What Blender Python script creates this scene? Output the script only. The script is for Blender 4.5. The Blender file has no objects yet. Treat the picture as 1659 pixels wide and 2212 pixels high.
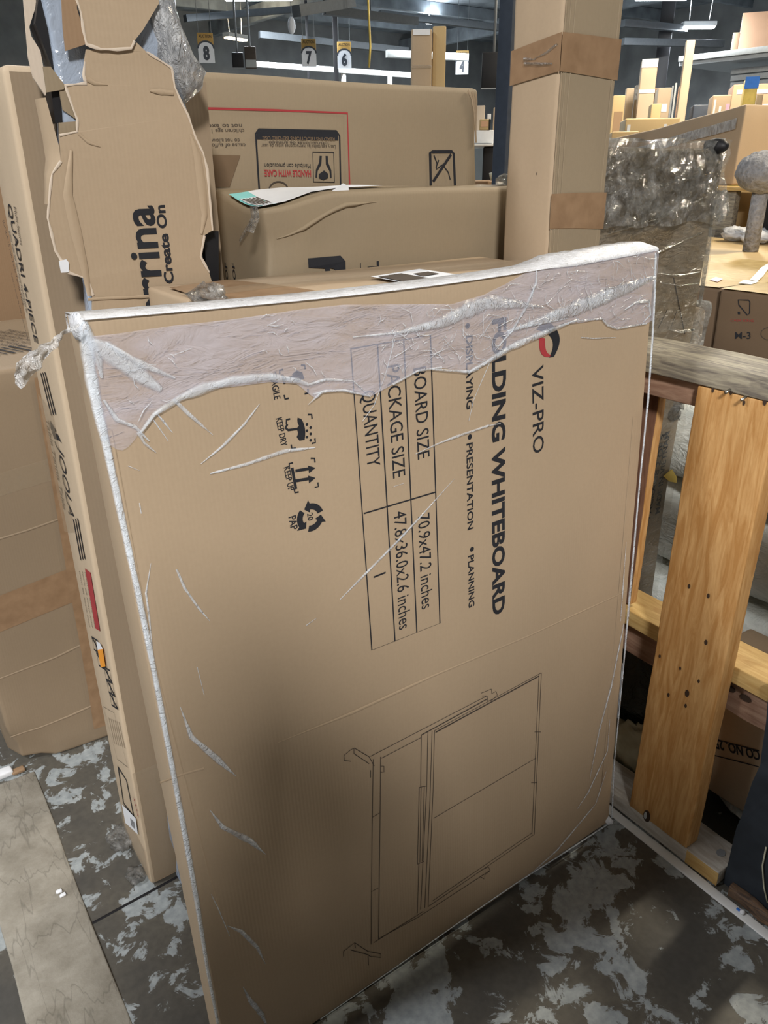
import bpy, math, random
from mathutils import Vector, Matrix, noise
from mathutils.geometry import tessellate_polygon
R = random.Random(7)
S = bpy.context.scene
COL = S.collection

# ------------------------------------------------------------------ camera
# world axes: x runs along the big carton, y away behind it, z up; metres
FPX, PITCH, ROLL, YAW = 1661.0, 0.4199, -0.0083, 0.5999
CAM = Vector((-0.218, -0.776, 1.3502))
CROT = Matrix.Rotation(-YAW, 3, 'Z') @ Matrix.Rotation(math.pi / 2 - PITCH, 3, 'X') @ Matrix.Rotation(ROLL, 3, 'Z')
cd = bpy.data.cameras.new('camera'); co = bpy.data.objects.new('camera', cd); COL.objects.link(co)
cd.sensor_fit = 'VERTICAL'; cd.sensor_height = 36.0; cd.lens = 36.0 * FPX / 2212; cd.clip_start = 0.02; cd.clip_end = 100
co.matrix_world = Matrix.Translation(CAM) @ CROT.to_4x4()
S.camera = co

# ------------------------------------------------------------------ light and exposure
S.view_settings.view_transform = 'Standard'; S.view_settings.look = 'None'
S.view_settings.gamma = 1.0; S.view_settings.use_curve_mapping = False
S.view_settings.exposure = 0.0
w = bpy.data.worlds.new('hall'); S.world = w; w.use_nodes = True
w.node_tree.nodes['Background'].inputs[0].default_value = (0.5, 0.6, 0.75, 1)
w.node_tree.nodes['Background'].inputs[1].default_value = 0.02
CEIL = 4.7
COOL, WARM = (0.88, 0.95, 1.0), (1.0, 0.80, 0.52)
# ceiling lamps: x, y, z, turn, length, watts, colour, label
LAMPS = [
    (-1.90, -4.0, 4.3, 1.1, 1.2, 600, (1, 0.97, 0.93), 'long white ceiling lamp behind the aisle, unseen from the stack'),
    (-3.4, 0.9, 4.3, 0.2, 1.2, 165, (0.97, 0.98, 1), 'long white ceiling lamp left of the leaning cartons'),
    (4.6, 0.0, 4.3, 0.0, 1.2, 215, (1.0, 0.87, 0.66), 'warm ceiling lamp above the yellow-lit cartons behind the rail'),
    (0.6, 4.6, 4.3, 0.9, 1.2, 60, COOL, 'cool ceiling lamp above the space behind the leaning cartons'),
    (7.0, 4.2, 4.3, 0.2, 1.2, 300, (1.0, .88, .7), 'warm ceiling lamp above the far carton piles'),
    (6.09, 11.72, 3.72, -0.6, 1.05, 240, COOL, 'big cool white lamp at the upper edge left of the bay number 7'),
    (7.45, 15.5, 3.72, 0.35, 0.55, 110, WARM, 'small warm lamp right of the bay number 8'),
    (11.96, 15.1, 4.3, 0.9, 0.3, 100, COOL, 'small round-looking lamp above the tall carton tower'),
    (12.7, 8.65, 3.47, -0.6, 0.55, 170, COOL, 'bright lamp hung on two wires above the far carton piles'),
    (10.28, 7.55, 3.50, -0.6, 0.75, 240, COOL, 'bright lamp at the upper edge right of the tall taped carton'),
    (8.57, 10.12, 3.74, -0.6, 1.0, 190, COOL, 'lamp at the upper edge beside the dark steel column'),
    (12.6, 16.0, 3.05, 0.3, 0.4, 40, COOL, 'small low lamp just left of the tall carton tower'),
]

# ------------------------------------------------------------------ pixel -> point on a real plane
def ray(px, py):
    return CROT @ Vector(((px - 829.5) / FPX, -(py - 1106) / FPX, -1.0))
def onx(px, py, x): d = ray(px, py); return CAM + d * ((x - CAM.x) / d.x)
def ony(px, py, y): d = ray(px, py); return CAM + d * ((y - CAM.y) / d.y)
def onz(px, py, z): d = ray(px, py); return CAM + d * ((z - CAM.z) / d.z)
def ond(px, py, dist): d = ray(px, py); return CAM + d * (dist / math.hypot(d.x, d.y))

# ------------------------------------------------------------------ materials
MATS = {}
class NT:
    def __init__(s, name):
        m = bpy.data.materials.new(name); m.use_nodes = True; s.m = m; s.t = m.node_tree; s.n = s.t.nodes
        s.b = s.n['Principled BSDF']; MATS[name] = m
    def add(s, typ, **kw):
        n = s.n.new(typ)
        for k, v in kw.items():
            if k.startswith('i_'): n.inputs[int(k[2:]) if k[2:].isdigit() else k[2:].replace('_', ' ')].default_value = v
            else: setattr(n, k, v)
        return n
    def link(s, a, b): s.t.links.new(a, b)
    def coords(s, scale=(1, 1, 1), rot=(0, 0, 0)):
        t = s.add('ShaderNodeTexCoord'); mp = s.add('ShaderNodeMapping'); mp.inputs['Scale'].default_value = scale; mp.inputs['Rotation'].default_value = rot
        s.link(t.outputs['Object'], mp.inputs[0]); return mp.outputs[0]
    def noise(s, co, scale, detail=4, rough=.5, dist=0):
        n = s.add('ShaderNodeTexNoise'); n.inputs['Scale'].default_value = scale; n.inputs['Detail'].default_value = detail
        n.inputs['Roughness'].default_value = rough; n.inputs['Distortion'].default_value = dist; s.link(co, n.inputs['Vector']); return n.outputs['Fac']
    def ramp(s, fac, stops, interp='LINEAR'):
        r = s.add('ShaderNodeValToRGB'); e = r.color_ramp.elements; r.color_ramp.interpolation = interp
        while len(e) < len(stops): e.new(.5)
        for k, (p, c) in enumerate(stops):
            e[k].position = p; e[k].color = (c, c, c, 1) if isinstance(c, (int, float)) else (*c, 1)
        s.link(fac, r.inputs[0]); return r.outputs[0]
    def mix(s, fac, a, b, mode='MIX'):
        m = s.add('ShaderNodeMix', data_type='RGBA', blend_type=mode)
        for sock, v in ((m.inputs[0], fac), (m.inputs[6], a), (m.inputs[7], b)):
            if isinstance(v, (int, float)): sock.default_value = v
            elif isinstance(v, tuple): sock.default_value = (*v, 1)
            else: s.link(v, sock)
        return m.outputs[2]
    def bump(s, h, strength=.3, dist=.002):
        b = s.add('ShaderNodeBump'); b.inputs['Strength'].default_value = strength; b.inputs['Distance'].default_value = dist
        s.link(h, b.inputs['Height']); s.link(b.outputs[0], s.b.inputs['Normal'])
    def fin(s, col=None, rough=.6, spec=.3, metal=0, alpha=None):
        if col is not None:
            if isinstance(col, tuple): s.b.inputs['Base Color'].default_value = (*col, 1)
            else: s.link(col, s.b.inputs['Base Color'])
        s.b.inputs['Roughness'].default_value = rough; s.b.inputs['Specular IOR Level'].default_value = spec; s.b.inputs['Metallic'].default_value = metal
        if alpha is not None:
            if isinstance(alpha, (int, float)): s.b.inputs['Alpha'].default_value = alpha
            else: s.link(alpha, s.b.inputs['Alpha'])
        return s.m
def mul(c, k): return tuple(v * k for v in c)
def plain(name, col, rough=.5, spec=.3, metal=0, var=.08, sc=30, bump=0):
    t = NT(name); c = t.coords(); n = t.noise(c, sc, 3)
    t.fin(t.ramp(n, [(.3, mul(col, 1 - var)), (.7, mul(col, 1 + var))]), rough, spec, metal)
    if bump: t.bump(n, bump, .003)
def cardboard(name, col, flute=(1, 0, 0)):
    t = NT(name); c = t.coords(); n = t.noise(c, 2.2, 3); f = t.noise(c, 160, 2)
    base = t.ramp(n, [(.3, mul(col, .93)), (.7, mul(col, 1.06))])
    base = t.mix(t.ramp(f, [(.35, .0), (.7, .10)]), base, mul(col, .72))
    wv = t.add('ShaderNodeTexWave', wave_type='BANDS', bands_direction='X'); wv.inputs['Scale'].default_value = 55; wv.inputs['Distortion'].default_value = .6
    t.link(t.coords(scale=flute), wv.inputs[0]); h = t.mix(.35, wv.outputs['Fac'], f)
    t.bump(h, .10, .0012); t.fin(base, .62, .25)
def wood(name, col, dark, sc=(1, 1, 1), rough=.6):
    t = NT(name); c = t.coords(scale=sc); n = t.noise(c, 9, 6, .6, 1.4); g = t.noise(c, 40, 3)
    base = t.mix(t.ramp(n, [(.38, 0), (.62, 1)]), dark, col)
    base = t.mix(t.ramp(g, [(.4, 0), (.75, .35)]), base, dark); t.bump(g, .25, .002); t.fin(base, rough, .25)
def filmmat(name, col, a0, a1, sc=(1, 1, 1), nsc=9, rough=.25):
    t = NT(name); c = t.coords(scale=sc); n = t.noise(c, nsc, 5, .6, .8); t.bump(t.noise(c, nsc * 3, 4, .6, 2), .6, .004)
    t.fin(col, rough, .5, 0, t.ramp(n, [(.35, a0), (.68, a1)]))

cardboard('card', (.43, .326, .222)); cardboard('card_pale', (.53, .42, .30)); cardboard('card_grey', (.29, .228, .152)); cardboard('card_lit_gold', (.50, .365, .19))  # last one: cardboard with warm lamplight put into its colour
cardboard('card_brown', (.30, .195, .115)); cardboard('card_orange', (.60, .37, .24)); cardboard('card_inner', (.62, .52, .42))
cardboard('card_umber', (.15, .10, .062)); cardboard('card_kraft', (.285, .215, .145)); cardboard('card_mid', (.305, .24, .162)); t = NT('gold_lit_top'); n = t.noise(t.coords(scale=(3, 3, 3)), 9, 4); t.bump(n, .4, .004); t.fin(t.ramp(n, [(.3, (.47, .33, .13)), (.7, (.60, .45, .20))]), .3, .5)  # umber sides and gold tops: shade and warm light put into the colour
plain('ink', (.022, .023, .028), .7, .2); plain('ink_soft', (.075, .06, .05), .7, .2); plain('ink_red', (.36, .045, .05), .7, .2)
plain('ink_faint', (.17, .115, .07), .7, .2)
plain('paper', (.78, .80, .84), .55, .3, var=.03); plain('teal', (.25, .62, .62), .5); plain('pink', (.7, .45, .62), .5); plain('blue', (.03, .17, .62), .45)
plain('orange', (.85, .33, .03), .5)
t = NT('tape'); n = t.noise(t.coords(scale=(3, 3, 3)), 14, 4); t.bump(n, .35, .002); t.fin(t.ramp(n, [(.3, (.25, .155, .088)), (.7, (.32, .205, .12))]), .3, .5)
t = NT('tape_clear'); n = t.noise(t.coords(scale=(4, 4, 4)), 20, 4, .6, 1.5); t.bump(n, .8, .003); t.fin((.50, .40, .28), .14, .7, 0, .30)
def clearfilm(name, tint, white, a0, a1, sc, nsc, bumpd, blend=.35, vert=False, rough=.10):
    """thin clear plastic: see-through, milky where it doubles up, mirror glints on its creases"""
    t = NT(name); c = t.coords(scale=sc); n = t.noise(c, nsc, 5, .6, .8); r_ = t.noise(c, nsc * 2.6, 4, .6, 1.6)
    m1 = t.add('ShaderNodeMath', operation='SUBTRACT'); m1.inputs[1].default_value = .5; t.link(r_, m1.inputs[0])
    m2 = t.add('ShaderNodeMath', operation='ABSOLUTE'); t.link(m1.outputs[0], m2.inputs[0])
    bp_ = t.add('ShaderNodeBump'); bp_.inputs['Strength'].default_value = 1; bp_.inputs['Distance'].default_value = bumpd; t.link(m2.outputs[0], bp_.inputs['Height'])
    tr = t.add('ShaderNodeBsdfTransparent'); tr.inputs[0].default_value = (*tint, 1); df = t.add('ShaderNodeBsdfDiffuse'); df.inputs[0].default_value = (*white, 1); gl = t.add('ShaderNodeBsdfGlossy'); gl.inputs['Roughness'].default_value = rough
    t.link(bp_.outputs[0], df.inputs['Normal']); t.link(bp_.outputs[0], gl.inputs['Normal'])
    fac = t.ramp(n, [(.35, a0), (.68, a1)])
    if vert:
        at = t.add('ShaderNodeAttribute', attribute_name='a'); mm = t.add('ShaderNodeMath', operation='MULTIPLY'); t.link(fac, mm.inputs[0]); t.link(at.outputs['Fac'], mm.inputs[1]); fac = mm.outputs[0]
    x1 = t.add('ShaderNodeMixShader'); t.link(fac, x1.inputs[0]); t.link(tr.outputs[0], x1.inputs[1]); t.link(df.outputs[0], x1.inputs[2])
    lw = t.add('ShaderNodeFresnel'); lw.inputs[0].default_value = 1.0 + blend; t.link(bp_.outputs[0], lw.inputs['Normal'])
    x2 = t.add('ShaderNodeMixShader'); t.link(lw.outputs[0], x2.inputs[0]); t.link(x1.outputs[0], x2.inputs[1]); t.link(gl.outputs[0], x2.inputs[2])
    t.link(x2.outputs[0], t.n['Material Output'].inputs[0])
clearfilm('film', (.98, .98, 1), (.82, .82, .97), .18, .42, (1.0, 1, 3.0), 5, .006, .12)
clearfilm('film_fold', (.97, .98, 1), (.86, .92, 1.0), .30, .68, (2, 2, 2), 14, .004, .15, True, .2)
clearfilm('film_white', (.97, .98, 1), (.90, .92, .97), .75, .95, (2, 2, 2), 14, .004, .2, False, .2)
clearfilm('film_edge', (.97, .98, 1), (.84, .91, 1.0), .62, .9, (2, 2, 2), 14, .004, .15, True, .2)
clearfilm('film_bulge', (.93, .93, .92), (.92, .93, .95), .22, .78, (1, 1, .6), 30, .02, .25)
clearfilm('film_clear', (.96, .95, .93), (.75, .76, .72), .0, .14, (1.3, 1.3, 4), 7, .012, .18)
clearfilm('film_crumple', (.94, .94, .93), (.88, .88, .86), .03, .40, (1, 1, 1), 30, .02, .22)
t = NT('bag'); n = t.noise(t.coords(scale=(1, 1, .6)), 26, 4, .55, 1.2); t.bump(n, .9, .008); t.fin((.36, .42, .52), .16, .8, 0, .92)
t = NT('poly'); n = t.noise(t.coords(scale=(1, 1, 2)), 16, 6, .6, 1.5); t.bump(n, 1.0, .012); t.fin(t.ramp(n, [(.3, (.66, .70, .66)), (.7, (.82, .84, .80))]), .22, .6)
t = NT('black_bag'); n = t.noise(t.coords(), 18, 5, .6, 1.2); t.bump(n, 1.0, .012); t.fin((.018, .022, .017), .25, .6)
plain('cream_bag', (.56, .55, .42), .35, .5, var=.12, sc=14, bump=.6)
wood('pine', (.62, .37, .155), (.44, .22, .07), (6, 6, .7)); wood('pine_y', (.66, .47, .20), (.50, .31, .11), (5, .7, 5))
wood('wood_grey', (.40, .36, .27), (.16, .14, .12), (7, .8, 7)); wood('wood_pink', (.42, .27, .19), (.28, .16, .11), (6, .8, 6)); wood('wood_red', (.23, .12, .075), (.14, .07, .045), (4, 4, .8))
wood('wood_rot', (.20, .12, .07), (.07, .05, .04), (9, 2, 9)); wood('wood_white', (.62, .61, .57), (.42, .38, .33), (5, 1, 5))
plain('knot', (.05, .03, .02), .8); plain('metal', (.5, .5, .48), .3, .5, 1)
plain('navy', (.042, .052, .072), .45, .4, var=.1); plain('black', (.012, .012, .014), .5, .3); plain('black_board', (.028, .034, .044), .55, .3, var=.25, sc=18)
plain('grey_light', (.45, .47, .47), .5); plain('white', (.75, .76, .76), .5, var=.03); plain('girder', (.09, .10, .11), .6); plain('steel', (.25, .27, .29), .45, .4); plain('yellow', (.62, .47, .12), .5)
plain('sign_gold', (.48, .30, .09), .5); plain('sign_white', (.80, .84, .92), .5, var=.02)
t = NT('plush'); n = t.noise(t.coords(), 60, 5); t.bump(n, 1, .01); t.fin(t.ramp(n, [(.3, (.22, .22, .23)), (.7, (.36, .36, .38))]), .95, .1)
t = NT('fur'); n = t.noise(t.coords(scale=(8, 8, .6)), 12, 4); t.bump(n, 1, .006); t.fin(t.ramp(n, [(.35, (.05, .03, .015)), (.7, (.22, .16, .09))]), .7, .3)
plain('skin', (.55, .34, .25), .5); plain('cloth', (.03, .035, .05), .9, .1); plain('denim', (.05, .07, .13), .9, .1); plain('hair', (.02, .014, .01), .6)
# floor: worn blue-grey paint flaking off brown-grey concrete
t = NT('floor_paint'); c = t.coords(); a = t.noise(c, 17, 10, .68, .5); b = t.noise(c, 4.2, 4, .5); f = t.noise(c, 70, 5)
bare = t.ramp(b, [(.35, (.075, .072, .066)), (.65, (.135, .122, .098))]); bare = t.mix(t.ramp(f, [(.35, 0), (.7, .45)]), bare, (.05, .048, .044))
paint = t.ramp(f, [(.3, (.25, .28, .29)), (.7, (.38, .41, .42))])
msk = t.mix(.42, a, b); msk = t.ramp(msk, [(.520, 0), (.536, 1)])
t.bump(t.mix(.3, msk, f), .35, .003); t.fin(t.mix(msk, bare, paint), .5, .35)
t = NT('concrete'); c = t.coords(); n = t.noise(c, 14, 8, .65); v = t.add('ShaderNodeTexVoronoi', feature='DISTANCE_TO_EDGE'); v.inputs['Scale'].default_value = 9
t.link(t.mix(.12, c, t.add('ShaderNodeTexNoise', i_Scale=7.0).outputs['Color']), v.inputs['Vector'])
cr = t.ramp(v.outputs['Distance'], [(0, .45), (.03, 1)]); base = t.ramp(n, [(.3, (.20, .18, .145)), (.7, (.36, .335, .285))])
t.bump(n, .7, .006); t.fin(t.mix(.5, base, t.mix(1, base, cr, 'MULTIPLY')), .85, .2)
plain('ceiling_dark', (.30, .34, .38), .8, .2, sc=3, var=.3); plain('wall_dark', (.32, .335, .345), .8, .2, sc=2, var=.2); plain('wall_low', (.36, .38, .38), .7, sc=2)
for nm, colr, st in (('lamp_cool', (.9, .96, 1), 22), ('lamp_warm', (1, .78, .5), 14)):
    t = NT(nm); t.b.inputs['Emission Color'].default_value = (*colr, 1); t.b.inputs['Emission Strength'].default_value = st; t.fin((.8, .8, .8))

# ------------------------------------------------------------------ mesh builder
TXT = {}
def glyphs(body, bold):
    k = (body, bold)
    if k not in TXT:
        c = bpy.data.curves.new('t', 'FONT'); c.body = body; c.size = 1; c.offset = bold; c.resolution_u = 3; c.fill_mode = 'FRONT'
        o = bpy.data.objects.new('t', c); me = o.to_mesh()
        TXT[k] = ([v.co.copy() for v in me.vertices], [tuple(p.vertices) for p in me.polygons])
        o.to_mesh_clear(); bpy.data.objects.remove(o); bpy.data.curves.remove(c)
    return TXT[k]
def V(*a): return Vector(a)
class MB:
    def __init__(s, warp=None): s.v = []; s.f = []; s.m = []; s.sm = []; s.mats = []; s.warp = warp; s.al = {}
    def mi(s, mat):
        if mat not in s.mats: s.mats.append(mat)
        return s.mats.index(mat)
    def put(s, vs, fs, mat, smooth=False):
        o = len(s.v); s.v += [Vector(p) for p in vs]; k = s.mi(mat)
        for f in fs: s.f.append(tuple(o + i for i in f)); s.m.append(k); s.sm.append(smooth)
    def box(s, a, b, mat, r=.004, res=.06):
        """rounded box with a grid on every face, from corner a to corner b"""
        L = [b[i] - a[i] for i in range(3)]; r = min(r, min(L) * .45)
        def ticks(l):
            n = max(1, min(40, int((l - 2 * r) / res))); t_ = [0, r * .35, r]; t_ += [r + (l - 2 * r) * k / n for k in range(1, n)]
            return t_ + [l - r, l - r * .35, l]
        T = [ticks(l) for l in L]; key = {}; vs = []; fs = []
        def vid(p):
            q = [min(max(p[i], r), L[i] - r) for i in range(3)]; d = Vector([p[i] - q[i] for i in range(3)])
            if d.length > 1e-9: d = d.normalized() * r
            w_ = tuple(round(q[i] + d[i] + a[i], 6) for i in range(3))
            if w_ not in key: key[w_] = len(vs); vs.append(w_)
            return key[w_]
        for ax in range(3):
            u_, v_ = (ax + 1) % 3, (ax + 2) % 3
            for side in (0, 1):
                for i in range(len(T[u_]) - 1):
                    for j in range(len(T[v_]) - 1):
                        q = []
                        for di, dj in ((0, 0), (1, 0), (1, 1), (0, 1)):
                            p = [0, 0, 0]; p[ax] = L[ax] * side; p[u_] = T[u_][i + di]; p[v_] = T[v_][j + dj]; q.append(vid(p))
                        if not side: q.reverse()
                        if len(set(q)) >= 3:
                            qq = [x for n_, x in enumerate(q) if x not in q[:n_]]; fs.append(tuple(qq))
        s.put(vs, fs, mat, True)
    def obox(s, c, half, M, mat, r=.003):
        """box of half sizes about c, turned by 3x3 M"""
        t_ = MB(); t_.box([-h for h in half], list(half), mat, r, .2); c = Vector(c)
        s.put([c + M @ p for p in t_.v], t_.f, mat, True)
    def beam(s, p, q, wd, th, mat, up=(0, 0, 1), r=.002):
        p = Vector(p); q = Vector(q); d = (q - p); L = d.length; d.normalize(); sd = d.cross(Vector(up)).normalized(); u_ = sd.cross(d)
        s.obox((p + q) / 2, (wd / 2, L / 2, th / 2), Matrix((sd, d, u_)).transposed(), mat, r)
    def tube(s, pts, rad, mat, n=8, cap=True):
        pts = [Vector(p) for p in pts]; vs = []; fs = []
        for i, p in enumerate(pts):
            d = (pts[min(i + 1, len(pts) - 1)] - pts[max(i - 1, 0)]).normalized(); a_ = d.orthogonal().normalized(); b_ = d.cross(a_)
            r_ = rad[i] if isinstance(rad, (list, tuple)) else rad
            vs += [p + (a_ * math.cos(k * 2 * math.pi / n) + b_ * math.sin(k * 2 * math.pi / n)) * r_ for k in range(n)]
        for i in range(len(pts) - 1):
            for k in range(n): fs.append((i * n + k, i * n + (k + 1) % n, (i + 1) * n + (k + 1) % n, (i + 1) * n + k))
        if cap: fs.append(tuple(range(n - 1, -1, -1))); fs.append(tuple((len(pts) - 1) * n + k for k in range(n)))
        s.put(vs, fs, mat, True)
    def blob(s, c, rad, mat, amp=.15, fr=3, nu=28, nv=18, seed=0, flat=None):
        vs = []; fs = []; c = Vector(c)
        for j in range(nv + 1):
            th = math.pi * j / nv
            for i in range(nu):
                ph = 2 * math.pi * i / nu; d = V(math.sin(th) * math.cos(ph), math.sin(th) * math.sin(ph), math.cos(th))
                k = 1 + amp * noise.fractal(d * fr + V(seed, seed * 2, 0), 1, 2, 4); p = c + V(d.x * rad[0], d.y * rad[1], d.z * rad[2]) * k
                if flat is not None: p.z = max(p.z, flat)
                vs.append(p)
        for j in range(nv):
            for i in range(nu): fs.append((j * nu + i, (j + 1) * nu + i, (j + 1) * nu + (i + 1) % nu, j * nu + (i + 1) % nu))
        s.put(vs, fs, mat, True)
    def poly(s, pts, mat, thick=0, back=(0, 1, 0)):
        """flat plate cut to an outline, with real thickness towards back"""
        pts = [Vector(p) for p in pts]; n = len(pts); tri = tessellate_polygon([pts]); fs = [tuple(t_) for t_ in tri]; vs = list(pts)
        if thick:
            bk = Vector(back).normalized() * thick; vs += [p + bk for p in pts]
            fs += [tuple(n + i for i in reversed(t_)) for t_ in tri] + [(i, (i + 1) % n, n + (i + 1) % n, n + i) for i in range(n)]
        s.put(vs, fs, mat)
    def text(s, body, p, d, up, h, mat, length=None, bold=0.0, shear=0, nrm=None):
        vs, fs = glyphs(body, bold); d = Vector(d).normalized(); up = Vector(up); up = (up - d * up.dot(d)).normalized()
        x0 = min(q.x for q in vs); x1 = max(q.x for q in vs); k = h / .69; kx = k if not length else length / (x1 - x0)
        s.put([Vector(p) + d * ((q.x - x0) * kx + shear * q.y * k) + up * q.y * k for q in vs], fs, mat)
    def stroke(s, pts, wd, mat, nrm=(0, -1, 0), closed=False, lift=0):
        """flat line of width wd through pts on a plane with normal nrm"""
        pts = [Vector(p) for p in pts]; nrm = Vector(nrm)
        if closed: pts = pts + [pts[0]]
        vs = []; fs = []; n = len(pts)
        for i in range(n):
            d = (pts[min(i + 1, n - 1)] - pts[max(i - 1, 0)])
            if closed and i in (0, n - 1): d = (pts[1] - pts[0]).normalized() + (pts[-1] - pts[-2]).normalized()
            sd = nrm.cross(d).normalized(); w_ = wd[i] if isinstance(wd, (list, tuple)) else wd
            vs += [pts[i] - sd * w_ / 2 + nrm * lift, pts[i] + sd * w_ / 2 + nrm * lift]
        for i in range(n - 1): fs.append((2 * i, 2 * i + 1, 2 * i + 3, 2 * i + 2))
        s.put(vs, fs, mat)
    def ridge(s, pts, wd, mat, nrm=(0, -1, 0), hgt=.004, seed=0, jit=.35):
        """rounded fold of film standing off a surface"""
        pts = [Vector(p) for p in pts]; nrm = Vector(nrm); out = []
        for i in range(len(pts) - 1):
            for k in range(4): out.append(pts[i].lerp(pts[i + 1], k / 4))
        out.append(pts[-1]); pts = out; vs = []; fs = []; n = len(pts); C5 = ((-1, 0), (-.55, .75), (0, 1), (.55, .75), (1, 0))
        for i in range(n):
            d = (pts[min(i + 1, n - 1)] - pts[max(i - 1, 0)]); sd = nrm.cross(d).normalized(); u_ = i / (n - 1) * (len(wd) - 1) if isinstance(wd, (list, tuple)) else 0
            w_ = (wd[int(u_)] * (1 - u_ % 1) + wd[min(int(u_) + 1, len(wd) - 1)] * (u_ % 1)) if isinstance(wd, (list, tuple)) else wd
            j = 1 + jit * noise.noise(pts[i] * 60 + V(seed, 0, 0))
            for a_, b_ in C5:
                if abs(a_) == 1: s.al[len(s.v) + len(vs)] = 0.0
                vs.append(pts[i] + sd * (a_ * w_ / 2 * j) + nrm * (b_ * hgt * min(1, w_ / .006) * j + .0008))
        for i in range(n - 1):
            for k in range(4): fs.append((i * 5 + k, i * 5 + k + 1, (i + 1) * 5 + k + 1, (i + 1) * 5 + k))
        s.put(vs, fs, mat, True)
    def build(s, name, parent=None, loc=None, rot=None):
        if s.warp: s.v = [s.warp(p) for p in s.v]
        if loc is None:
            if parent is None:
                xs = [p.x for p in s.v]; ys = [p.y for p in s.v]; loc = V((min(xs) + max(xs)) / 2, (min(ys) + max(ys)) / 2, min(p.z for p in s.v))
            else: loc = V(0, 0, 0)
        loc = Vector(loc); me = bpy.data.meshes.new(name)
        off = V(0, 0, 0) if (rot is not None) else loc
        if parent is not None and rot is None and parent.get('_o') is not None: off = Vector(parent['_o']); loc = V(0, 0, 0)
        me.from_pydata([p - off for p in s.v], [], s.f)
        for m_ in s.mats: me.materials.append(MATS[m_])
        if 'film_fold' in s.mats or 'film_edge' in s.mats:
            at = me.attributes.new('a', 'FLOAT', 'POINT'); at.data.foreach_set('value', [s.al.get(i, 1.0) for i in range(len(s.v))])
        me.polygons.foreach_set('material_index', s.m); me.polygons.foreach_set('use_smooth', s.sm); me.update()
        o = bpy.data.objects.new(name, me); COL.objects.link(o); o.location = loc
        if rot is not None: o.rotation_euler = rot
        if parent is not None:
            o.parent = parent
            if rot is None and parent.get('_o') is not None: o['_o'] = parent['_o']
        elif rot is None: o['_o'] = tuple(loc)
        return o
def each(b, name, parent):
    """build every loose piece of b as an object of its own under parent"""
    n = len(b.v); up = list(range(n))
    def find(i):
        while up[i] != i: up[i] = up[up[i]]; i = up[i]
        return i
    for f in b.f:
        r0 = find(f[0])
        for i in f[1:]: up[find(i)] = r0
    G = {}
    for k, f in enumerate(b.f): G.setdefault(find(f[0]), []).append(k)
    out = []
    for fs in G.values():
        c = MB(b.warp); mp_ = {}
        for k in fs:
            for i in b.f[k]:
                if i not in mp_: mp_[i] = len(c.v); c.v.append(b.v[i]); c.al[mp_[i]] = b.al.get(i, 1.0)
            c.f.append(tuple(mp_[i] for i in b.f[k])); c.m.append(c.mi(b.mats[b.m[k]])); c.sm.append(b.sm[k])
        out.append(c.build(name, parent))
    return out
def tag(o, label, cat, group=None):
    o['label'] = label; o['category'] = cat
    if group: o['group'] = group
    return o
def empty(name, loc, label, cat, group=None):
    o = bpy.data.objects.new(name, None); COL.objects.link(o); o.location = loc; o['_o'] = tuple(loc); o.empty_display_size = .1
    return tag(o, label, cat, group)
def struct(o): o['kind'] = 'structure'; return o
def bend(amp=.004, fr=3.0, seed=0, dents=()):
    def f(p):
        q = p * fr + V(seed * 7.1, seed * 3.3, seed); d = V(noise.noise(q), noise.noise(q + V(31, 0, 0)), noise.noise(q + V(0, 57, 0))) * amp
        for c, rad, vec in dents:
            k = (p - Vector(c)).length / rad
            if k < 1: d += Vector(vec) * (1 - k * k) ** 2
        return p + d
    return f
def tape_front(b, x0, x1, z0, z1, y, mat='tape', n=8):
    vs = []; fs = []
    for i in range(n + 1):
        for zz in (z0, z1): vs.append((x0 + (x1 - x0) * i / n, y, zz))
    for i in range(n): fs.append((2 * i, 2 * i + 2, 2 * i + 3, 2 * i + 1))
    b.put(vs, fs, mat)
def quad(b, p, mat, n=6):
    """subdivided patch on four corners"""
    a, b_, c, d = [Vector(x) for x in p]; vs = []; fs = []
    for i in range(n + 1):
        for j in range(n + 1): vs.append(a.lerp(b_, i / n).lerp(d.lerp(c, i / n), j / n))
    for i in range(n):
        for j in range(n): q = i * (n + 1) + j; fs.append((q, q + n + 1, q + n + 2, q + 1))
    b.put(vs, fs, mat, True)

# ================================================================== the hall
X0, X1, Y0, Y1 = -9, 17.5, -9, 19
b = MB(); quad(b, [(X0, Y0, 0), (X1, Y0, 0), (X1, Y1, 0), (X0, Y1, 0)], 'floor_paint', 1); struct(b.build('floor', loc=(0, 0, 0)))
b = MB(); quad(b, [(X0, Y0, CEIL), (X0, Y1, CEIL), (X1, Y1, CEIL), (X1, Y0, CEIL)], 'ceiling_dark', 1)
for k in range(14): b.beam((X0, -8 + k * 2.1, CEIL - .12), (X1, -8 + k * 2.1, CEIL - .12), .10, .22, 'ceiling_dark')
for k in range(6): b.beam((-8 + k * 5.5, Y0, CEIL - .32), (-8 + k * 5.5, Y1, CEIL - .32), .16, .3, 'ceiling_dark')
struct(b.build('ceiling', loc=(0, 0, CEIL)))
for nm, p in (('wall_left', [(X0, Y0), (X0, Y1)]), ('wall_back', [(X0, Y1), (X1, Y1)]), ('wall_right', [(X1, Y1), (X1, Y0)]), ('wall_front', [(X1, Y0), (X0, Y0)])):
    b = MB(); (ax, ay), (bx, by) = p; quad(b, [(ax, ay, 0), (bx, by, 0), (bx, by, CEIL), (ax, ay, CEIL)], 'wall_dark', 2)
    n_ = V(by - ay, -(bx - ax), 0).normalized() * .03
    quad(b, [V(ax, ay, 0) + n_, V(bx, by, 0) + n_, V(bx, by, 2.3) + n_, V(ax, ay, 2.3) + n_], 'wall_low', 2)
    struct(b.build(nm, loc=(0, 0, 0)))
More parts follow.
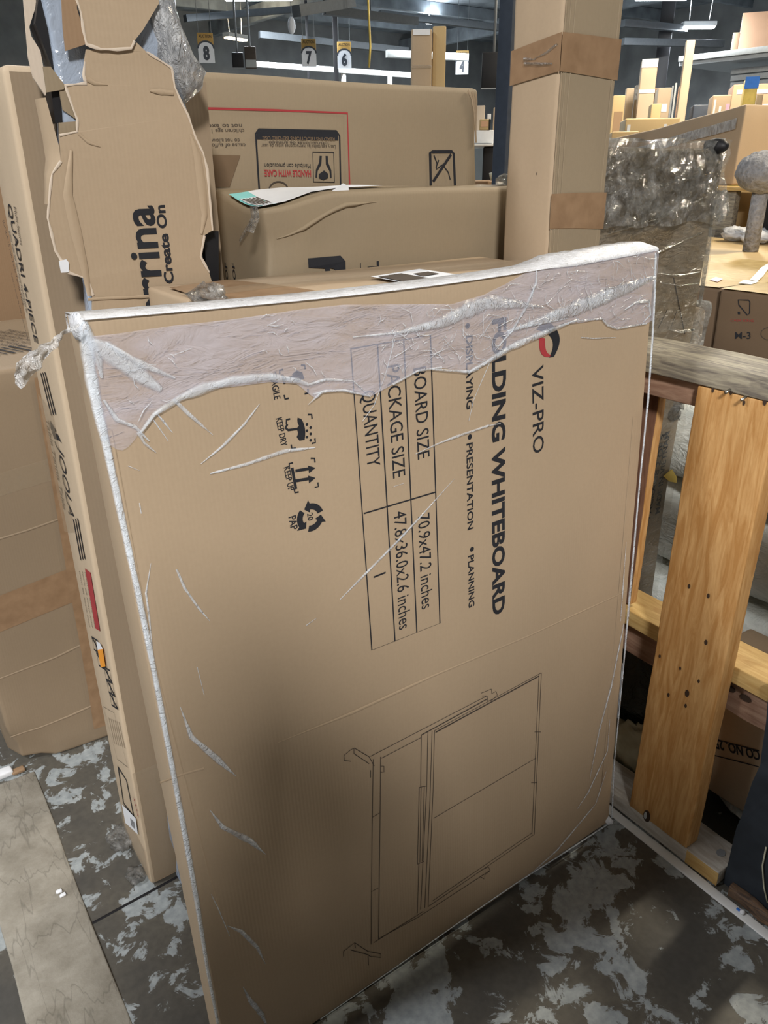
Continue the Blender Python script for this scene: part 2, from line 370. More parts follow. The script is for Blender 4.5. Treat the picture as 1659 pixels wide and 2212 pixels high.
# pale concrete patch let into the floor, and the white strip painted along the rail
b = MB(bend(.004, 9, 3)); b.box((-.252, -3.2, -.02), (-.102, .93, .004), 'concrete', .004, .05); struct(b.build('trim_1'))
b = MB(bend(.003, 22, 5)); b.box((.946, -3, -.01), (.968, .06, .003), 'white', .002, .05); struct(b.build('trim_2'))
b = MB(); b.beam((-.102, .42, .0006), (.9, .47, .0006), .006, .001, 'black'); struct(b.build('trim_3'))

# ================================================================== ceiling lamps
for k, (x, y, z, a, L, pw, colr, lab) in enumerate(LAMPS):
    o = empty('ceiling_lamp', (x, y, z), lab, 'lamp', 'lamps under the hall ceiling'); M = Matrix.Rotation(a, 3, 'Z')
    b = MB(); b.obox(V(x, y, z) + V(0, 0, .05), (L / 2, .09, .035), M, 'white', .01); b.build('housing', o)
    b = MB(); b.obox(V(x, y, z), (L / 2 - .02, .07, .014), M, 'lamp_warm' if colr == WARM else 'lamp_cool', .006); b.build('tube', o)
    b = MB()
    for sd in (-1, 1): b.tube([V(x, y, z + .08) + M @ V(sd * L * .3, 0, 0), (V(x, y, 0) + M @ V(sd * L * .4, 0, 0)) + V(0, 0, CEIL)], .006, 'steel', 5)
    each(b, 'wire', o)
    ld = bpy.data.lights.new('lamp', 'AREA'); ld.shape = 'RECTANGLE'; ld.size = L; ld.size_y = .25 if k else .7; ld.energy = pw; ld.color = colr
    if k >= 4:
        l2 = ld.copy(); l2.energy = pw * .25; l2.size = L * 1.2; o2 = bpy.data.objects.new('lamp_up', l2); COL.objects.link(o2); o2.parent = o; o2.location = (0, 0, .11); o2.rotation_euler = (math.pi, 0, -a)
    lo = bpy.data.objects.new('lamp', ld); COL.objects.link(lo); lo.parent = o; lo.location = (0, 0, -.03); lo.rotation_euler = (0, 0, a)

# ================================================================== the wrapped whiteboard carton
BW, BH, BD = .9144, 1.2141, .066
LEAN, TILT = .0453, -.0181
BR = Matrix.Rotation(-LEAN, 3, 'X') @ Matrix.Rotation(TILT, 3, 'Y')
BO = V(0, 0, 0.0)
BI = BR.transposed(); BN = BR @ V(0, -1, 0)
def bp(px, py, lift=0.0):
    """photo pixel -> point on the carton's front, in the carton's own axes"""
    d = ray(px, py); t_ = (BO - CAM).dot(BN) / d.dot(BN); q = BI @ (CAM + d * t_ - BO); return V(q.x, -lift, q.z)
BE = BR.to_euler()
def sag(p): return V(p.x, p.y, p.z - .0115 * math.sin(math.pi * min(1, max(0, p.x / BW))) * min(1, max(0, p.z / BH)) ** 9)
bb_ = bend(.0015, 4, 2)
b = MB(lambda p: sag(bb_(p))); b.box((0, 0, 0), (BW, BD, BH), 'card', .005, .03)
INKL = .0009
def btext(body, p, q, hgt, mat='ink', bold=0, right=True, ln=None):
    a_ = bp(*p, INKL); c_ = bp(*q, INKL); d = c_ - a_
    b.text(body, a_, d, V(1, 0, 0), hgt, mat, d.length if ln is None else ln, bold)
# texts run downwards, tops of the letters to the right
btext('VIZ-PRO', (1148, 790), (1152, 980), .0235, 'ink', .006)
btext('FOLDING WHITEBOARD', (1064, 680), (1064, 1331), .0250, 'ink', .035)
btext('DISPLAYING', (1007, 716), (1008, 881), .0115, 'ink', .02)
btext('PRESENTATION', (1008, 956), (1010, 1144), .0115, 'ink', .02)
btext('PLANNING', (1011, 1200), (1012, 1313), .0115, 'ink', .02)
for p in ((1010, 693), (1015, 941), (1019, 1185)):
    c_ = bp(*p, INKL); b.poly([c_ + V(math.cos(k * .628), 0, math.sin(k * .628)) * .0042 for k in range(10)], 'ink')
btext('BOARD SIZE', (893, 788), (902, 990), .0215); btext('PACKAGE SIZE', (834, 782), (848, 1031), .0215); btext('QUANTITY', (780, 840), (792, 1008), .0215)
btext('70.9x47.2 inches', (902, 1112), (911, 1316), .0215); btext('47.8x36.0x2.6 inches', (850, 1105), (862, 1360), .0215); btext('1', (806, 1243), (807, 1252), .0215, ln=.0028)
TB = [(757, 742), (930, 712), (950, 1345), (803, 1403)]
b.stroke([bp(*p, INKL) for p in TB], .0022, 'ink', closed=True)
b.stroke([bp(815, 732, INKL), bp(853, 1384, INKL)], .0022, 'ink'); b.stroke([bp(872, 723, INKL), bp(900, 1364, INKL)], .0022, 'ink')
b.stroke([bp(784, 1107, INKL), bp(941, 1060, INKL)], .0022, 'ink')
# round mark: dark swoosh over a red one
def bez(p0, p1, p2, n=10): return [tuple(p0[k] * (1 - u_) ** 2 + 2 * p1[k] * u_ * (1 - u_) + p2[k] * u_ * u_ for k in range(2)) for u_ in [i / n for i in range(n + 1)]]
outl = bez((1158, 706), (1170, 688), (1184, 690)) + bez((1190, 694), (1222, 722), (1195, 766)) + bez((1184, 768), (1205, 730), (1176, 712))
b.poly([bp(*p, INKL) for p in outl], 'ink')
outl = bez((1163, 722), (1160, 772), (1186, 766)) + bez((1188, 762), (1174, 760), (1176, 726))
b.poly([bp(*p, INKL) for p in outl], 'ink_red')
# handling marks with corner ticks
def corner(px, py, a_, c_): b.stroke([bp(px + a_[0], py + a_[1], INKL), bp(px, py, INKL), bp(px + c_[0], py + c_[1], INKL)], .0022, 'ink')
for (cx, cy) in ((635, 818), (650, 928), (656, 1025)):
    corner(cx + 22, cy - 38, (-8, 0), (1, 9)); corner(cx + 30, cy + 24, (-8, 2), (-1, -9)); corner(cx - 32, cy - 26, (0, 9), (8, -2)); corner(cx - 20, cy + 38, (8, -2), (-2, -9))
btext('FRAGILE', (582, 800), (592, 858), .0085, 'ink', .01); btext('KEEP DRY', (595, 900), (607, 962), .0085, 'ink', .01); btext('KEEP UP', (612, 1008), (622, 1060), .0085, 'ink', .01); btext('PAP', (622, 1117), (627, 1146), .0105, 'ink', .01)
b.poly([bp(*p, INKL) for p in [(630, 800), (640, 792), (652, 796), (656, 810), (644, 818), (632, 812)]], 'ink'); b.stroke([bp(632, 806, INKL), bp(612, 812, INKL)], .003, 'ink'); b.stroke([bp(609, 802, INKL), bp(614, 822, INKL)], .003, 'ink')
b.poly([bp(*p, INKL) for p in [(642, 897)] + bez((650, 900), (662, 918), (657, 946), 6) + [(646, 948)] + bez((640, 940), (646, 930), (639, 922), 4) + bez((645, 915), (640, 908), (642, 897), 4)], 'ink')
b.stroke([bp(*p, INKL) for p in [(640, 922), (622, 925), (616, 920), (620, 912)]], .003, 'ink')
for k in range(6): c_ = bp(662 + (k % 2) * 8, 912 + k * 7, INKL); b.poly([c_ + V(math.cos(j), 0, math.sin(j)) * .002 for j in range(6)], 'ink')
for yy in (1012, 1034):
    b.stroke([bp(637, yy + 3, INKL), bp(665, yy - 2, INKL)], .004, 'ink'); b.poly([bp(664, yy - 9, INKL), bp(680, yy - 4, INKL), bp(666, yy + 8, INKL)], 'ink')
b.stroke([bp(630, 1008, INKL), bp(638, 1055, INKL)], .004, 'ink')
# recycling loop: three bent arrows
RC = bp(669, 1117, INKL)
def rcp(r_, a_): return RC + V(math.cos(a_), 0, math.sin(a_)) * (r_ * .74)
for k in range(3):
    a0 = k * 2.094 + .25; arc = [rcp(.027, a0 + j * .16) for j in range(9)] + [rcp(.034, a0 + 1.36), rcp(.0215, a0 + 1.85), rcp(.010, a0 + 1.36)] + [rcp(.0155, a0 + j * .16) for j in range(8, -1, -1)]
    b.poly(arc, 'ink')
btext('20', (662, 1109), (664, 1125), .008, 'ink', .015)
# drawing of the folding board
def dl(*pts, w_=.0013, m_='ink_soft'): b.stroke([bp(*p, INKL) for p in pts], w_, m_)
dl((1169, 1453), (1154, 1803)); dl((1164, 1456), (1149, 1803)); dl((1169, 1453), (938, 1577)); dl((1164, 1460), (940, 1581), w_=.003); dl((1154, 1803), (925, 1958)); dl((1149, 1800), (935, 1945))
dl((938, 1577), (935, 1700), (925, 1958)); dl((933, 1578), (928, 1730), (918, 1960)); dl((924, 1580), (921, 1700), (909, 1964)); dl((910, 1587), (908, 1700)); dl((905, 1865), (902, 1972))
dl((936, 1767), (1158, 1636)); dl((905, 1700), (902, 1866)); dl((909, 1700), (907, 1862)); dl((916, 1698), (912, 1860)); dl((905, 1700), (921, 1697)); dl((902, 1866), (916, 1860))
dl((822, 1635), (820, 1800), (818, 2028)); dl((806, 1640), (803, 1790), (802, 2040)); dl((804, 1765), (819, 1756)); dl((802, 1926), (818, 1917))
dl((800, 1634), (1050, 1502)); dl((824, 1638), (910, 1592)); dl((910, 1587), (1052, 1508), w_=.0024); dl((818, 2028), (905, 1980), (1058, 1880)); dl((808, 2036), (915, 1968))
dl((742, 1632), (758, 1619), (765, 1616), (797, 1635), (808, 1655)); dl((764, 1628), (797, 1650)); dl((764, 1617), (764, 1628)); dl((742, 1632), (743, 1643), (758, 1645)); dl((800, 1664), (800, 1680)); dl((822, 1655), (829, 1655), (829, 1668), (822, 1668))
dl((742, 2055), (758, 2043), (766, 2036), (795, 2055), (822, 2060), (822, 2068), (800, 2066), (795, 2062), (758, 2052)); dl((795, 2064), (796, 2085)); dl((742, 2055), (742, 2066)); dl((766, 2036), (768, 2048))
dl((1038, 1496), (1060, 1487), (1061, 1497), (1070, 1492), (1073, 1500), (1062, 1511), (1052, 1513), (1051, 1502), (1040, 1502)); dl((1038, 1880), (1055, 1872), (1059, 1880), (1047, 1890), (1046, 1898), (1038, 1893))
dl((1154, 1580), (1168, 1580)); dl((1147, 1690), (1160, 1690))
board = tag(b.build('flat_carton', rot=BE, loc=BO), 'big flat whiteboard carton in torn white stretch film, leaning in front of the others', 'carton')
# shallow score across the face
b = MB(); b.ridge([bp(600, 1604), bp(760, 1540), bp(930, 1462), bp(1140, 1374), bp(1352, 1277)], [.002, .006, .005, .004, .003], 'card', hgt=.0007); b.build('score_line', board)
b = MB(); b.ridge([bp(345, 1690), bp(395, 1672), bp(440, 1660)], .004, 'card', hgt=.0008); b.ridge([bp(240, 930), bp(330, 1420), bp(470, 1960)], .003, 'card', hgt=.0008); b.ridge([bp(1368, 900), bp(1336, 1290), bp(1300, 1700)], .003, 'card', hgt=.0008); each(b, 'crease', board)
# stretch film: the band over the top
LOW = [(172, 915), (228, 947), (240, 967), (262, 972), (279, 961), (301, 931), (318, 905), (334, 884), (385, 853), (430, 838), (503, 829), (581, 818), (640, 822), (659, 840), (679, 855), (695, 841), (738, 837), (797, 851), (845, 824), (900, 792), (951, 787), (1010, 798), (1061, 768), (1120, 736), (1162, 719), (1204, 698), (1297, 686), (1322, 707), (1394, 698), (1416, 688)]
UPP = [(176, 728), (248, 718), (385, 694), (503, 678), (651, 652), (740, 641), (870, 640), (976, 641), (1040, 622), (1090, 598), (1130, 575), (1420, 538)]
LOWb = [bp(*p) for p in LOW]; UPPb = [bp(*p) for p in UPP]
def along(L, x):
    for i in range(len(L) - 1):
        if L[i].x <= x <= L[i + 1].x: u_ = (x - L[i].x) / (L[i + 1].x - L[i].x); return L[i].z * (1 - u_) + L[i + 1].z * u_
    return L[0].z if x < L[0].x else L[-1].z
b = MB(sag); NX, NZ = 150, 22; vs = []; fs = []
for i in range(NX + 1):
    x = -.002 + (BW + .004) * i / NX; lo, hi = along(LOWb, x), min(along(UPPb, x), BH + .001)
    for j in range(NZ + 1):
        z = lo + (hi - lo) * j / NZ; q = V(x * 22 + z * 9, 0, z * 34 - x * 10)
        vs.append(V(x, -.0022 - .0022 * abs(noise.fractal(q, .8, 2, 4)), z))
for i in range(NX):
    for j in range(NZ): q = i * (NZ + 1) + j; fs.append((q, q + NZ + 1, q + NZ + 2, q + 1))
b.put(vs, fs, 'film', True)
# folds, rolled edges and strands of the film
def fold(pts, wd, h=.0035, lift=.002, mat='film_fold', jit=.35): b.ridge([bp(*p, lift) for p in pts], wd, mat, hgt=h * .7, seed=len(b.v) * .37, jit=jit)
fold([(300, 935), (330, 893), (385, 856), (440, 832), (503, 815), (581, 806), (640, 815), (660, 822)], [.004, .006, .010, .014, .014, .011, .009, .006], .004)
fold([(195, 735), (222, 752), (270, 787), (318, 820), (345, 838)], [.008, .022, .020, .016, .008]); fold([(225, 738), (300, 782), (375, 812)], [.004, .010, .003])
fold([(186, 700), (192, 730), (212, 780), (218, 815)], [.006, .012, .010, .004]); fold([(222, 862), (250, 905), (290, 920), (320, 950)], [.003, .006, .006, .002]); fold([(296, 930), (310, 955), (335, 975)], [.006, .004, .001])
fold([(758, 716), (860, 706), (951, 684), (1010, 655), (1052, 640), (1110, 645), (1172, 655)], [.002, .006, .016, .028, .026, .014, .002]); fold([(1090, 708), (1150, 690), (1242, 659), (1330, 627), (1412, 598)], [.004, .012, .026, .024, .006])
fold([(1066, 750), (1103, 706), (1130, 660), (1155, 600), (1156, 570)], [.002, .006, .007, .005, .003]); fold([(930, 790), (1010, 797), (1050, 775), (1099, 744), (1150, 722), (1246, 684)], [.003, .006, .008, .012, .012, .004])
fold([(1010, 797), (1008, 800), (1030, 790)], .004); fold([(1085, 712), (1142, 695), (1222, 682)], [.002, .006, .003]); fold([(1345, 668), (1370, 652), (1398, 650), (1402, 680), (1385, 696)], [.002, .006, .006, .005, .002])
fold([(1204, 698), (1240, 689), (1297, 685), (1310, 700), (1330, 708), (1394, 698)], .004); fold([(659, 825), (700, 812), (760, 815), (797, 850)], [.004, .005, .003, .002]); fold([(672, 845), (700, 838), (740, 836), (795, 849)], [.003, .005, .004, .003])
fold([(845, 824), (900, 793), (951, 786)], .004); fold([(663, 868), (678, 853), (690, 842)], [.001, .004, .005]); fold([(1010, 905), (1020, 860), (1045, 800), (1060, 765)], .0015); fold([(780, 905), (805, 870), (830, 800), (850, 720)], .0015)
# rolled film along the left, right and lower edges
fold([(180, 694), (186, 740), (193, 800), (209, 880), (226, 950)], [.010, .016, .014, .013, .010], .003, .001, 'film_edge', .2); fold([(224, 940), (258, 1100), (295, 1270), (330, 1440), (368, 1640), (400, 1810), (425, 1950), (447, 2090), (478, 2250)], [.010, .009, .008, .008, .008, .009, .008, .006, .005], .003, .001, 'film_edge', .15)
fold([(1414, 545), (1412, 640), (1407, 730), (1398, 860), (1380, 1040), (1358, 1290), (1345, 1440), (1326, 1640), (1320, 1765)], [.006, .007, .006, .006, .005, .008, .005, .004, .006], .003, .001, 'film_edge', .2)
fold([(1316, 1776), (1240, 1826), (1120, 1902), (1000, 1984), (850, 2090), (690, 2200)], [.007, .006, .005, .004, .003, .003], .003, .001, 'film_edge', .2)
fold([(1345, 1345), (1318, 1480), (1292, 1575), (1272, 1680)], [.004, .006, .005, .002]); fold([(1342, 1430), (1331, 1550)], [.004, .002]); fold([(1315, 1552), (1310, 1620), (1268, 1710), (1245, 1745)], [.002, .003, .004, .002]); fold([(1307, 1665), (1284, 1735), (1200, 1835), (1150, 1880)], [.002, .004, .006, .003]); fold([(1350, 1170), (1342, 1280), (1338, 1340)], [.001, .004, .002])
# loose strands on the face
for pts, wd in (([(559, 867), (526, 912), (480, 960), (432, 1000)], [.001, .004, .004, .001]), ([(679, 963), (612, 971), (530, 1000), (452, 1021)], [.002, .006, .006, .002]), ([(980, 1032), (909, 1112), (860, 1165), (792, 1234), (733, 1294)], [.001, .004, .005, .005, .002]),
                ([(896, 978), (945, 955), (987, 939), (1052, 917), (1080, 912)], [.001, .003, .005, .004, .001]), ([(325, 1215), (314, 1280), (321, 1330), (330, 1420)], [.001, .003, .003, .001]), ([(380, 1228), (398, 1270), (430, 1315), (452, 1340)], [.003, .004, .003, .001]),
                ([(388, 1525), (412, 1590), (470, 1640), (509, 1675)], [.001, .007, .010, .001]), ([(452, 1748), (480, 1785), (540, 1815), (573, 1844)], [.001, .007, .010, .001]), ([(490, 1998), (520, 2010), (555, 2045), (572, 2080)], [.001, .007, .006, .001]), ([(524, 2130), (540, 2160), (565, 2190), (580, 2225)], [.001, .008, .008, .002]),
                ([(333, 886), (352, 908), (371, 932)], [.001, .003, .001]), ([(372, 858), (405, 890), (458, 936)], [.005, .006, .001]), ([(330, 905), (362, 950)], [.002, .001]), ([(1253, 725), (1280, 728), (1328, 727)], [.002, .003, .001]), ([(660, 1350), (682, 1334)], [.003, .001]), ([(845, 1050), (870, 1042)], .001), ([(455, 1930), (470, 1960), (495, 2020)], [.001, .002, .001]), ([(300, 1085), (304, 1108)], .0016), ([(425, 1440), (440, 1500)], .0012), ([(275, 1005), (300, 1015)], [.001, .001])):
    fold(pts, wd, .002, .001)
# fine crinkles in the band
for k in range(240):
    x = .36 + R.random() * .54 if k < 215 else .03 + R.random() * .25; lo, hi = along(LOWb, x), min(BH, along(UPPb, x)); z = lo + (hi - lo) * (.08 + .9 * R.random()); a_ = R.gauss(-1.0, .5) if k % 3 else R.gauss(.4, .3); L = .008 + .045 * R.random() ** 2
    p = V(x, -.0045, z); d = V(math.cos(a_), 0, math.sin(a_)) * L; m_ = p + d * .5 + V(-d.z, 0, d.x) * R.uniform(-.25, .25)
    if lo < (p + d).z < hi and 0 < (p + d).x < BW: b.ridge([p, m_, p + d], [.0004, .0017, .0004], 'film_fold', hgt=.002, seed=k)
# film rolled over the upper edge
vs = []; fs = []; N = 120
for i in range(N + 1):
    x = BW * i / N; k = .4 + .9 * max(0, min(1, (x - .66) / .06)); j = noise.noise(V(x * 40, 3, 0)) * .5 + 1
    for (yy, zz) in ((-.003, -.003 * k), (-.0035, -.001), (-.001, .0015 * k * j), (BD * .5, .001 + .011 * (k - .4) * j), (BD, .001 + .010 * (k - .4) * j), (BD + .004, -.02)): vs.append(V(x, yy, BH + zz))
for i in range(N):
    for j in range(5): q = i * 6 + j; fs.append((q, q + 6, q + 7, q + 1))
b.put(vs, fs, 'film_white', True)
c_ = V(.001, .02, BH - .010); b.blob(c_, (.007, .024, .015), 'film_white', .3, 3, 14, 10)
c_ = V(BW - .004, .02, .010); b.blob(c_, (.010, .03, .012), 'film_white', .3, 3, 14, 10, 5)
b.build('stretch_film', board)
# crumpled tail of film hanging off the upper left corner
def bq(px, py, y): d = ray(px, py); p = ony(px, py, y); return BI @ (p - BO)
b = MB(); TA = [(172, 700, 6), (150, 716, 10), (128, 728, 14), (108, 748, 20), (88, 770, 34), (66, 790, 42), (48, 806, 50), (38, 834, 14)]; vs = []; fs = []; M_ = 12
for i in range(len(TA) * 4 - 3):
    u_ = i / 4; k = int(min(u_, len(TA) - 2)); f_ = u_ - k; px, py, wd = [TA[k][q] * (1 - f_) + TA[k + 1][q] * f_ for q in range(3)]
    for j in range(M_ + 1):
        o_ = (j / M_ - .5) * wd; q = bq(px + o_ * .72, py + o_ * .7, .03); vs.append(q + V(0, noise.fractal(q * 55, .8, 2, 3) * .02, 0))
for i in range(len(TA) * 4 - 4):
    for j in range(M_): q = i * (M_ + 1) + j; fs.append((q, q + M_ + 1, q + M_ + 2, q + 1))
b.put(vs, fs, 'film_bulge', True); b.build('film_tail', board)
# ================================================================== carton just behind, its top with a shipping label
b = MB(bend(.003, 6, 4, [((.18, .1, 1.2), .12, (0, 0, -.012))])); b.box((.145, .138, 0), (.775, .352, 1.2), 'card', .006, .05)
o = tag(b.build('carton'), 'brown carton directly behind the wrapped flat carton, shipping label on its top', 'carton')
b = MB(bend(.003, 6, 4)); quad(b, [(.15, .19, 1.2035), (.77, .205, 1.2035), (.77, .255, 1.2035), (.15, .24, 1.2035)], 'tape_clear', 10); quad(b, [(.16, .137, 1.2032), (.30, .137, 1.2032), (.26, .33, 1.2032), (.16, .30, 1.2032)], 'tape', 5); each(b, 'packing_tape', o)
b = MB(bend(.003, 6, 4)); LZ = 1.205; quad(b, [onz(800, 596, LZ), onz(872, 611, LZ), onz(1005, 596, LZ), onz(905, 580, LZ)], 'paper', 6)
for k in range(9):
    u_ = .1 + k * .05; p = onz(800, 596, LZ + .0012).lerp(onz(905, 580, LZ + .0012), u_); q = onz(872, 611, LZ + .0012).lerp(onz(1005, 596, LZ + .0012), u_)
    b.stroke([p.lerp(q, .12), p.lerp(q, .85)], .006 + .006 * (k % 2), 'ink_soft', (0, 0, 1))
p = onz(800, 596, LZ + .0012); quad(b, [onz(893, 590, LZ + .001), onz(915, 596, LZ + .001), onz(950, 591, LZ + .001), onz(925, 586, LZ + .001)], 'ink_soft', 2); b.build('shipping_label', o)
b = MB(); b.blob((.160, .16, 1.205), (.022, .026, .016), 'film_crumple', .5, 3, 18, 12, 3); b.build('film_scrap', o)

# ================================================================== table tennis carton
jx0, jx1, jy0, jy1, jz = .022, .30, .438, .609, 1.476
jwarp = bend(.0015, 3.0, 9)
b = MB(jwarp); b.box((jx0, jy0, 0), (jx1, jy1, jz), 'card_pale', .009, .04); quad(b, [(jx0 + .008, jy0 - .0008, .006), (jx1, jy0 - .0008, .006), (jx1, jy0 - .0008, jz - .008), (jx0 + .008, jy0 - .0008, jz - .008)], 'card_kraft', 30)  # darker front quad, paler side: fall of light put into the colour
JL = jx0 - .0012; DN, UPJ = V(0, 0, -1), V(0, -1, 0)     # text runs down, tops towards the front edge
def jt(s_, y, z, L, h, m_='ink', bold=0, sh=0): b.text(s_, (JL, y, z), DN, UPJ, h, m_, L, bold, sh)
def J(px, py, dx=0.0): return onx(px, py, JL - dx)
def jp(s_, p, q, h, m_='ink', bold=0, sh=0): a_ = J(*p); e = J(*q); b.text(s_, a_, e - a_, UPJ, h, m_, (e - a_).length, bold, sh)
jp('JOOLA', (122, 958), (148, 1110), .040, 'ink', .0, .0); jp('Table Tennis Table', (98, 902), (136, 1098), .022, 'ink_faint', .01)
b.poly([J(*p) for p in ((108, 908), (121, 931), (117, 934), (110, 928))], 'ink'); b.poly([J(*p) for p in ((111, 930), (124, 938), (133, 958), (128, 952), (117, 948))], 'ink')
for k in range(3):
    b.stroke([J(88 + k * 4.5, 806 - k), J(111 + k * 4.5, 898 - k)], .0065, 'ink', (-1, 0, 0)); b.stroke([J(158 + k * 4.5, 1122 - k), J(174 + k * 4.5, 1210 - k)], .0065, 'ink', (-1, 0, 0))
jp('QUADRI 4-PIECE', (16, 440), (75, 738), .028, 'ink', .008); jp('Multi-Sports', (30, 446), (45, 528), .013, 'ink_soft'); jp('Indoor Table with Quick Clamp Ping Pong Net Set', (20, 500), (58, 676), .011, 'ink_soft'); jp('JOOLA 15 mm Table Tennis Table', (7, 476), (50, 660), .012, 'ink_soft'); jp('Table de tennis de table professionnelle', (24, 590), (60, 735), .010, 'ink_soft')
b.poly([J(*p) for p in ((183, 1228), (195, 1237), (216, 1364), (206, 1358))], 'ink_red'); jp('CAUTION', (190, 1252), (206, 1346), .012, 'card_pale', .02)
for k in range(3): jp('team lift heavy load', (170 + k * 6, 1232 + k), (192 + k * 6, 1352 + k), .007, 'ink_soft')
for k, (x_, y_) in enumerate(((198, 1376), (208, 1410), (224, 1440), (230, 1468), (236, 1496))):
    P = [J(x_, y_), J(x_ + 13, y_ + 9), J(x_ + 18, y_ + 36), J(x_ + 5, y_ + 27)]
    b.stroke(P, .004, 'ink', (-1, 0, 0), True); b.stroke([P[0], P[2]], .005, 'ink', (-1, 0, 0)); b.stroke([P[1].lerp(P[0], .5), P[3].lerp(P[2], .5)], .004, 'ink', (-1, 0, 0))
b.stroke([J(222, 1526), J(246, 1540), J(275, 1657), J(252, 1640)], .0012, 'ink_soft', (-1, 0, 0), True)
for k in range(6): b.stroke([J(234 + k * 4.6, 1550 + k * 2), J(246 + k * 4.6, 1606 + k * 2)], .0028, 'ink_faint', (-1, 0, 0))
b.stroke([J(254, 1658), J(272, 1686), J(288, 1765), J(266, 1735)], .008, 'ink', (-1, 0, 0), True); jp('XXXX', (286, 1720), (296, 1764), .010, 'ink_red')
joo = tag(b.build('carton'), 'tall narrow table tennis carton with black print down its left side', 'carton')
b = MB(jwarp); TL_ = jx0 - .0020; quad(b, [J(82, 850, .001), J(112, 890, .001), J(160, 1150, .001), J(140, 1150, .001)], 'tape_clear', 6); quad(b, [(TL_, .606, .10), (TL_, .440, .10), (TL_, .440, .01), (TL_, .606, .01)], 'tape_clear', 6); quad(b, [(jx0 + .002, jy0 - .0020, .30), (jx0 + .27, jy0 - .0020, .30), (jx0 + .27, jy0 - .0020, .01), (jx0 + .002, jy0 - .0020, .01)], 'tape_clear', 6); each(b, 'packing_tape', joo)
b = MB(jwarp); LL = jx0 - .0030; quad(b, [J(263, 1738, .002), J(292, 1768, .002), J(297, 1803, .002), J(271, 1778, .002)], 'paper', 2)
for k in range(6): b.stroke([J(281 + k * 1.6, 1768 + k * 1.7, .0026), J(283 + k * 1.6, 1784 + k * 1.7, .0026)], .002, 'ink', (-1, 0, 0))
b.build('barcode_label', joo)
b = MB(jwarp); quad(b, [J(211, 1404, .002), J(222, 1402, .002), J(228, 1440, .002), J(218, 1442, .002)], 'orange', 2); quad(b, [J(208, 1385, .002), J(216, 1390, .002), J(222, 1402, .002), J(211, 1404, .002)], 'paper', 2); each(b, 'price_sticker', joo)
b = MB(); b.blob((.008, .585, .016), (.03, .035, .016), 'film_crumple', .5, 3, 20, 12, 8, .001); tag(b.build('film_scrap'), 'small crumpled scrap of clear film on the floor by the table tennis carton', 'film scrap')
b = MB(); b.blob((.004, .475, .010), (.02, .022, .010), 'film_crumple', .5, 3, 16, 10, 4, .001); b.build('film_scrap.001', joo) if False else tag(b.build('film_scrap'), 'tiny clear film scrap under the front corner of the table tennis carton', 'film scrap')
for k, (px, py) in enumerate(((128, 1928), (136, 1936))):
    p = onz(px, py, .004); b = MB(bend(.001, 90, k)); b.box((p.x - .006, p.y - .004, .0045), (p.x + .006, p.y + .004, .010), 'paper', .002, .004); tag(b.build('foam_crumb'), ('upper' if k == 0 else 'lower') + ' of two white foam crumbs on the pale concrete strip', 'crumb', 'foam crumbs on the concrete strip')

# ================================================================== torn carton with a bag inside
cy = .366; Z1 = 1.80
T1 = empty('torn_carton', (.15, .40, 0), 'tall torn carton with a plastic bag bursting out at the top, print up its front', 'carton')
def c1(px, py, y=cy): return ony(px / 2.9625, py / 2.9625, y)
def low(p, z): return V(p.x, p.y, z)
lowL, lowR = c1(590, 2040), c1(1365, 1830)
main = [low(lowR, .0) , lowR] + [c1(*p) for p in ((1340, 1740), (1285, 1640), (1310, 1510), (1362, 1480), (1345, 1300), (1325, 1080), (1300, 980), (1250, 880), (1200, 740), (1160, 670), (1110, 560), (1090, 440), (930, 340), (870, 280), (840, 312), (760, 328), (640, 322), (560, 318), (548, 400), (540, 480), (552, 530), (420, 545), (450, 640), (470, 700), (492, 760), (488, 838), (372, 862), (380, 950), (385, 1030), (330, 1110), (318, 1220), (305, 1390), (330, 1490), (355, 1600), (440, 1745), (560, 1790), (590, 1900))] + [lowL, low(lowL, 0)]
cw = bend(.0025, 9, 6)
b = MB(cw); b.poly(main, 'card', .005)
top = [c1(*p) for p in ((490, 0), (520, 90), (535, 200), (555, 290), (640, 318), (740, 322), (830, 316), (850, 270), (905, 200), (960, 110), (1010, 30))]; dz = V(0, 0, .18)
top2 = [top[0] + dz] + top + [top[-1] + V(-.004, 0, .04), top[-1] + V(-.002, 0, .18)]
b.poly([p + V(0, -.003, 0) for p in top2], 'card', .005)
for q in (((548, 395), (540, 480), (552, 530), (420, 545), (450, 640), (470, 700), (492, 760), (488, 838), (372, 862)), ((385, 1030), (330, 1110), (318, 1220), (305, 1390), (330, 1490), (355, 1600), (440, 1745), (560, 1790), (590, 1900)), ((1362, 1480), (1345, 1300), (1325, 1080), (1300, 980), (1250, 880), (1200, 740), (1160, 670), (1110, 560), (1090, 440), (930, 340)), ((1310, 1510), (1285, 1640), (1340, 1740))):
    b.ridge([c1(*p, cy - .0002) for p in q], .0030, 'card_inner', hgt=.0010, jit=.9)
b.ridge([p + V(0, -.0034, 0) for p in top[:8]], .003, 'card_inner', hgt=.001, jit=.9)
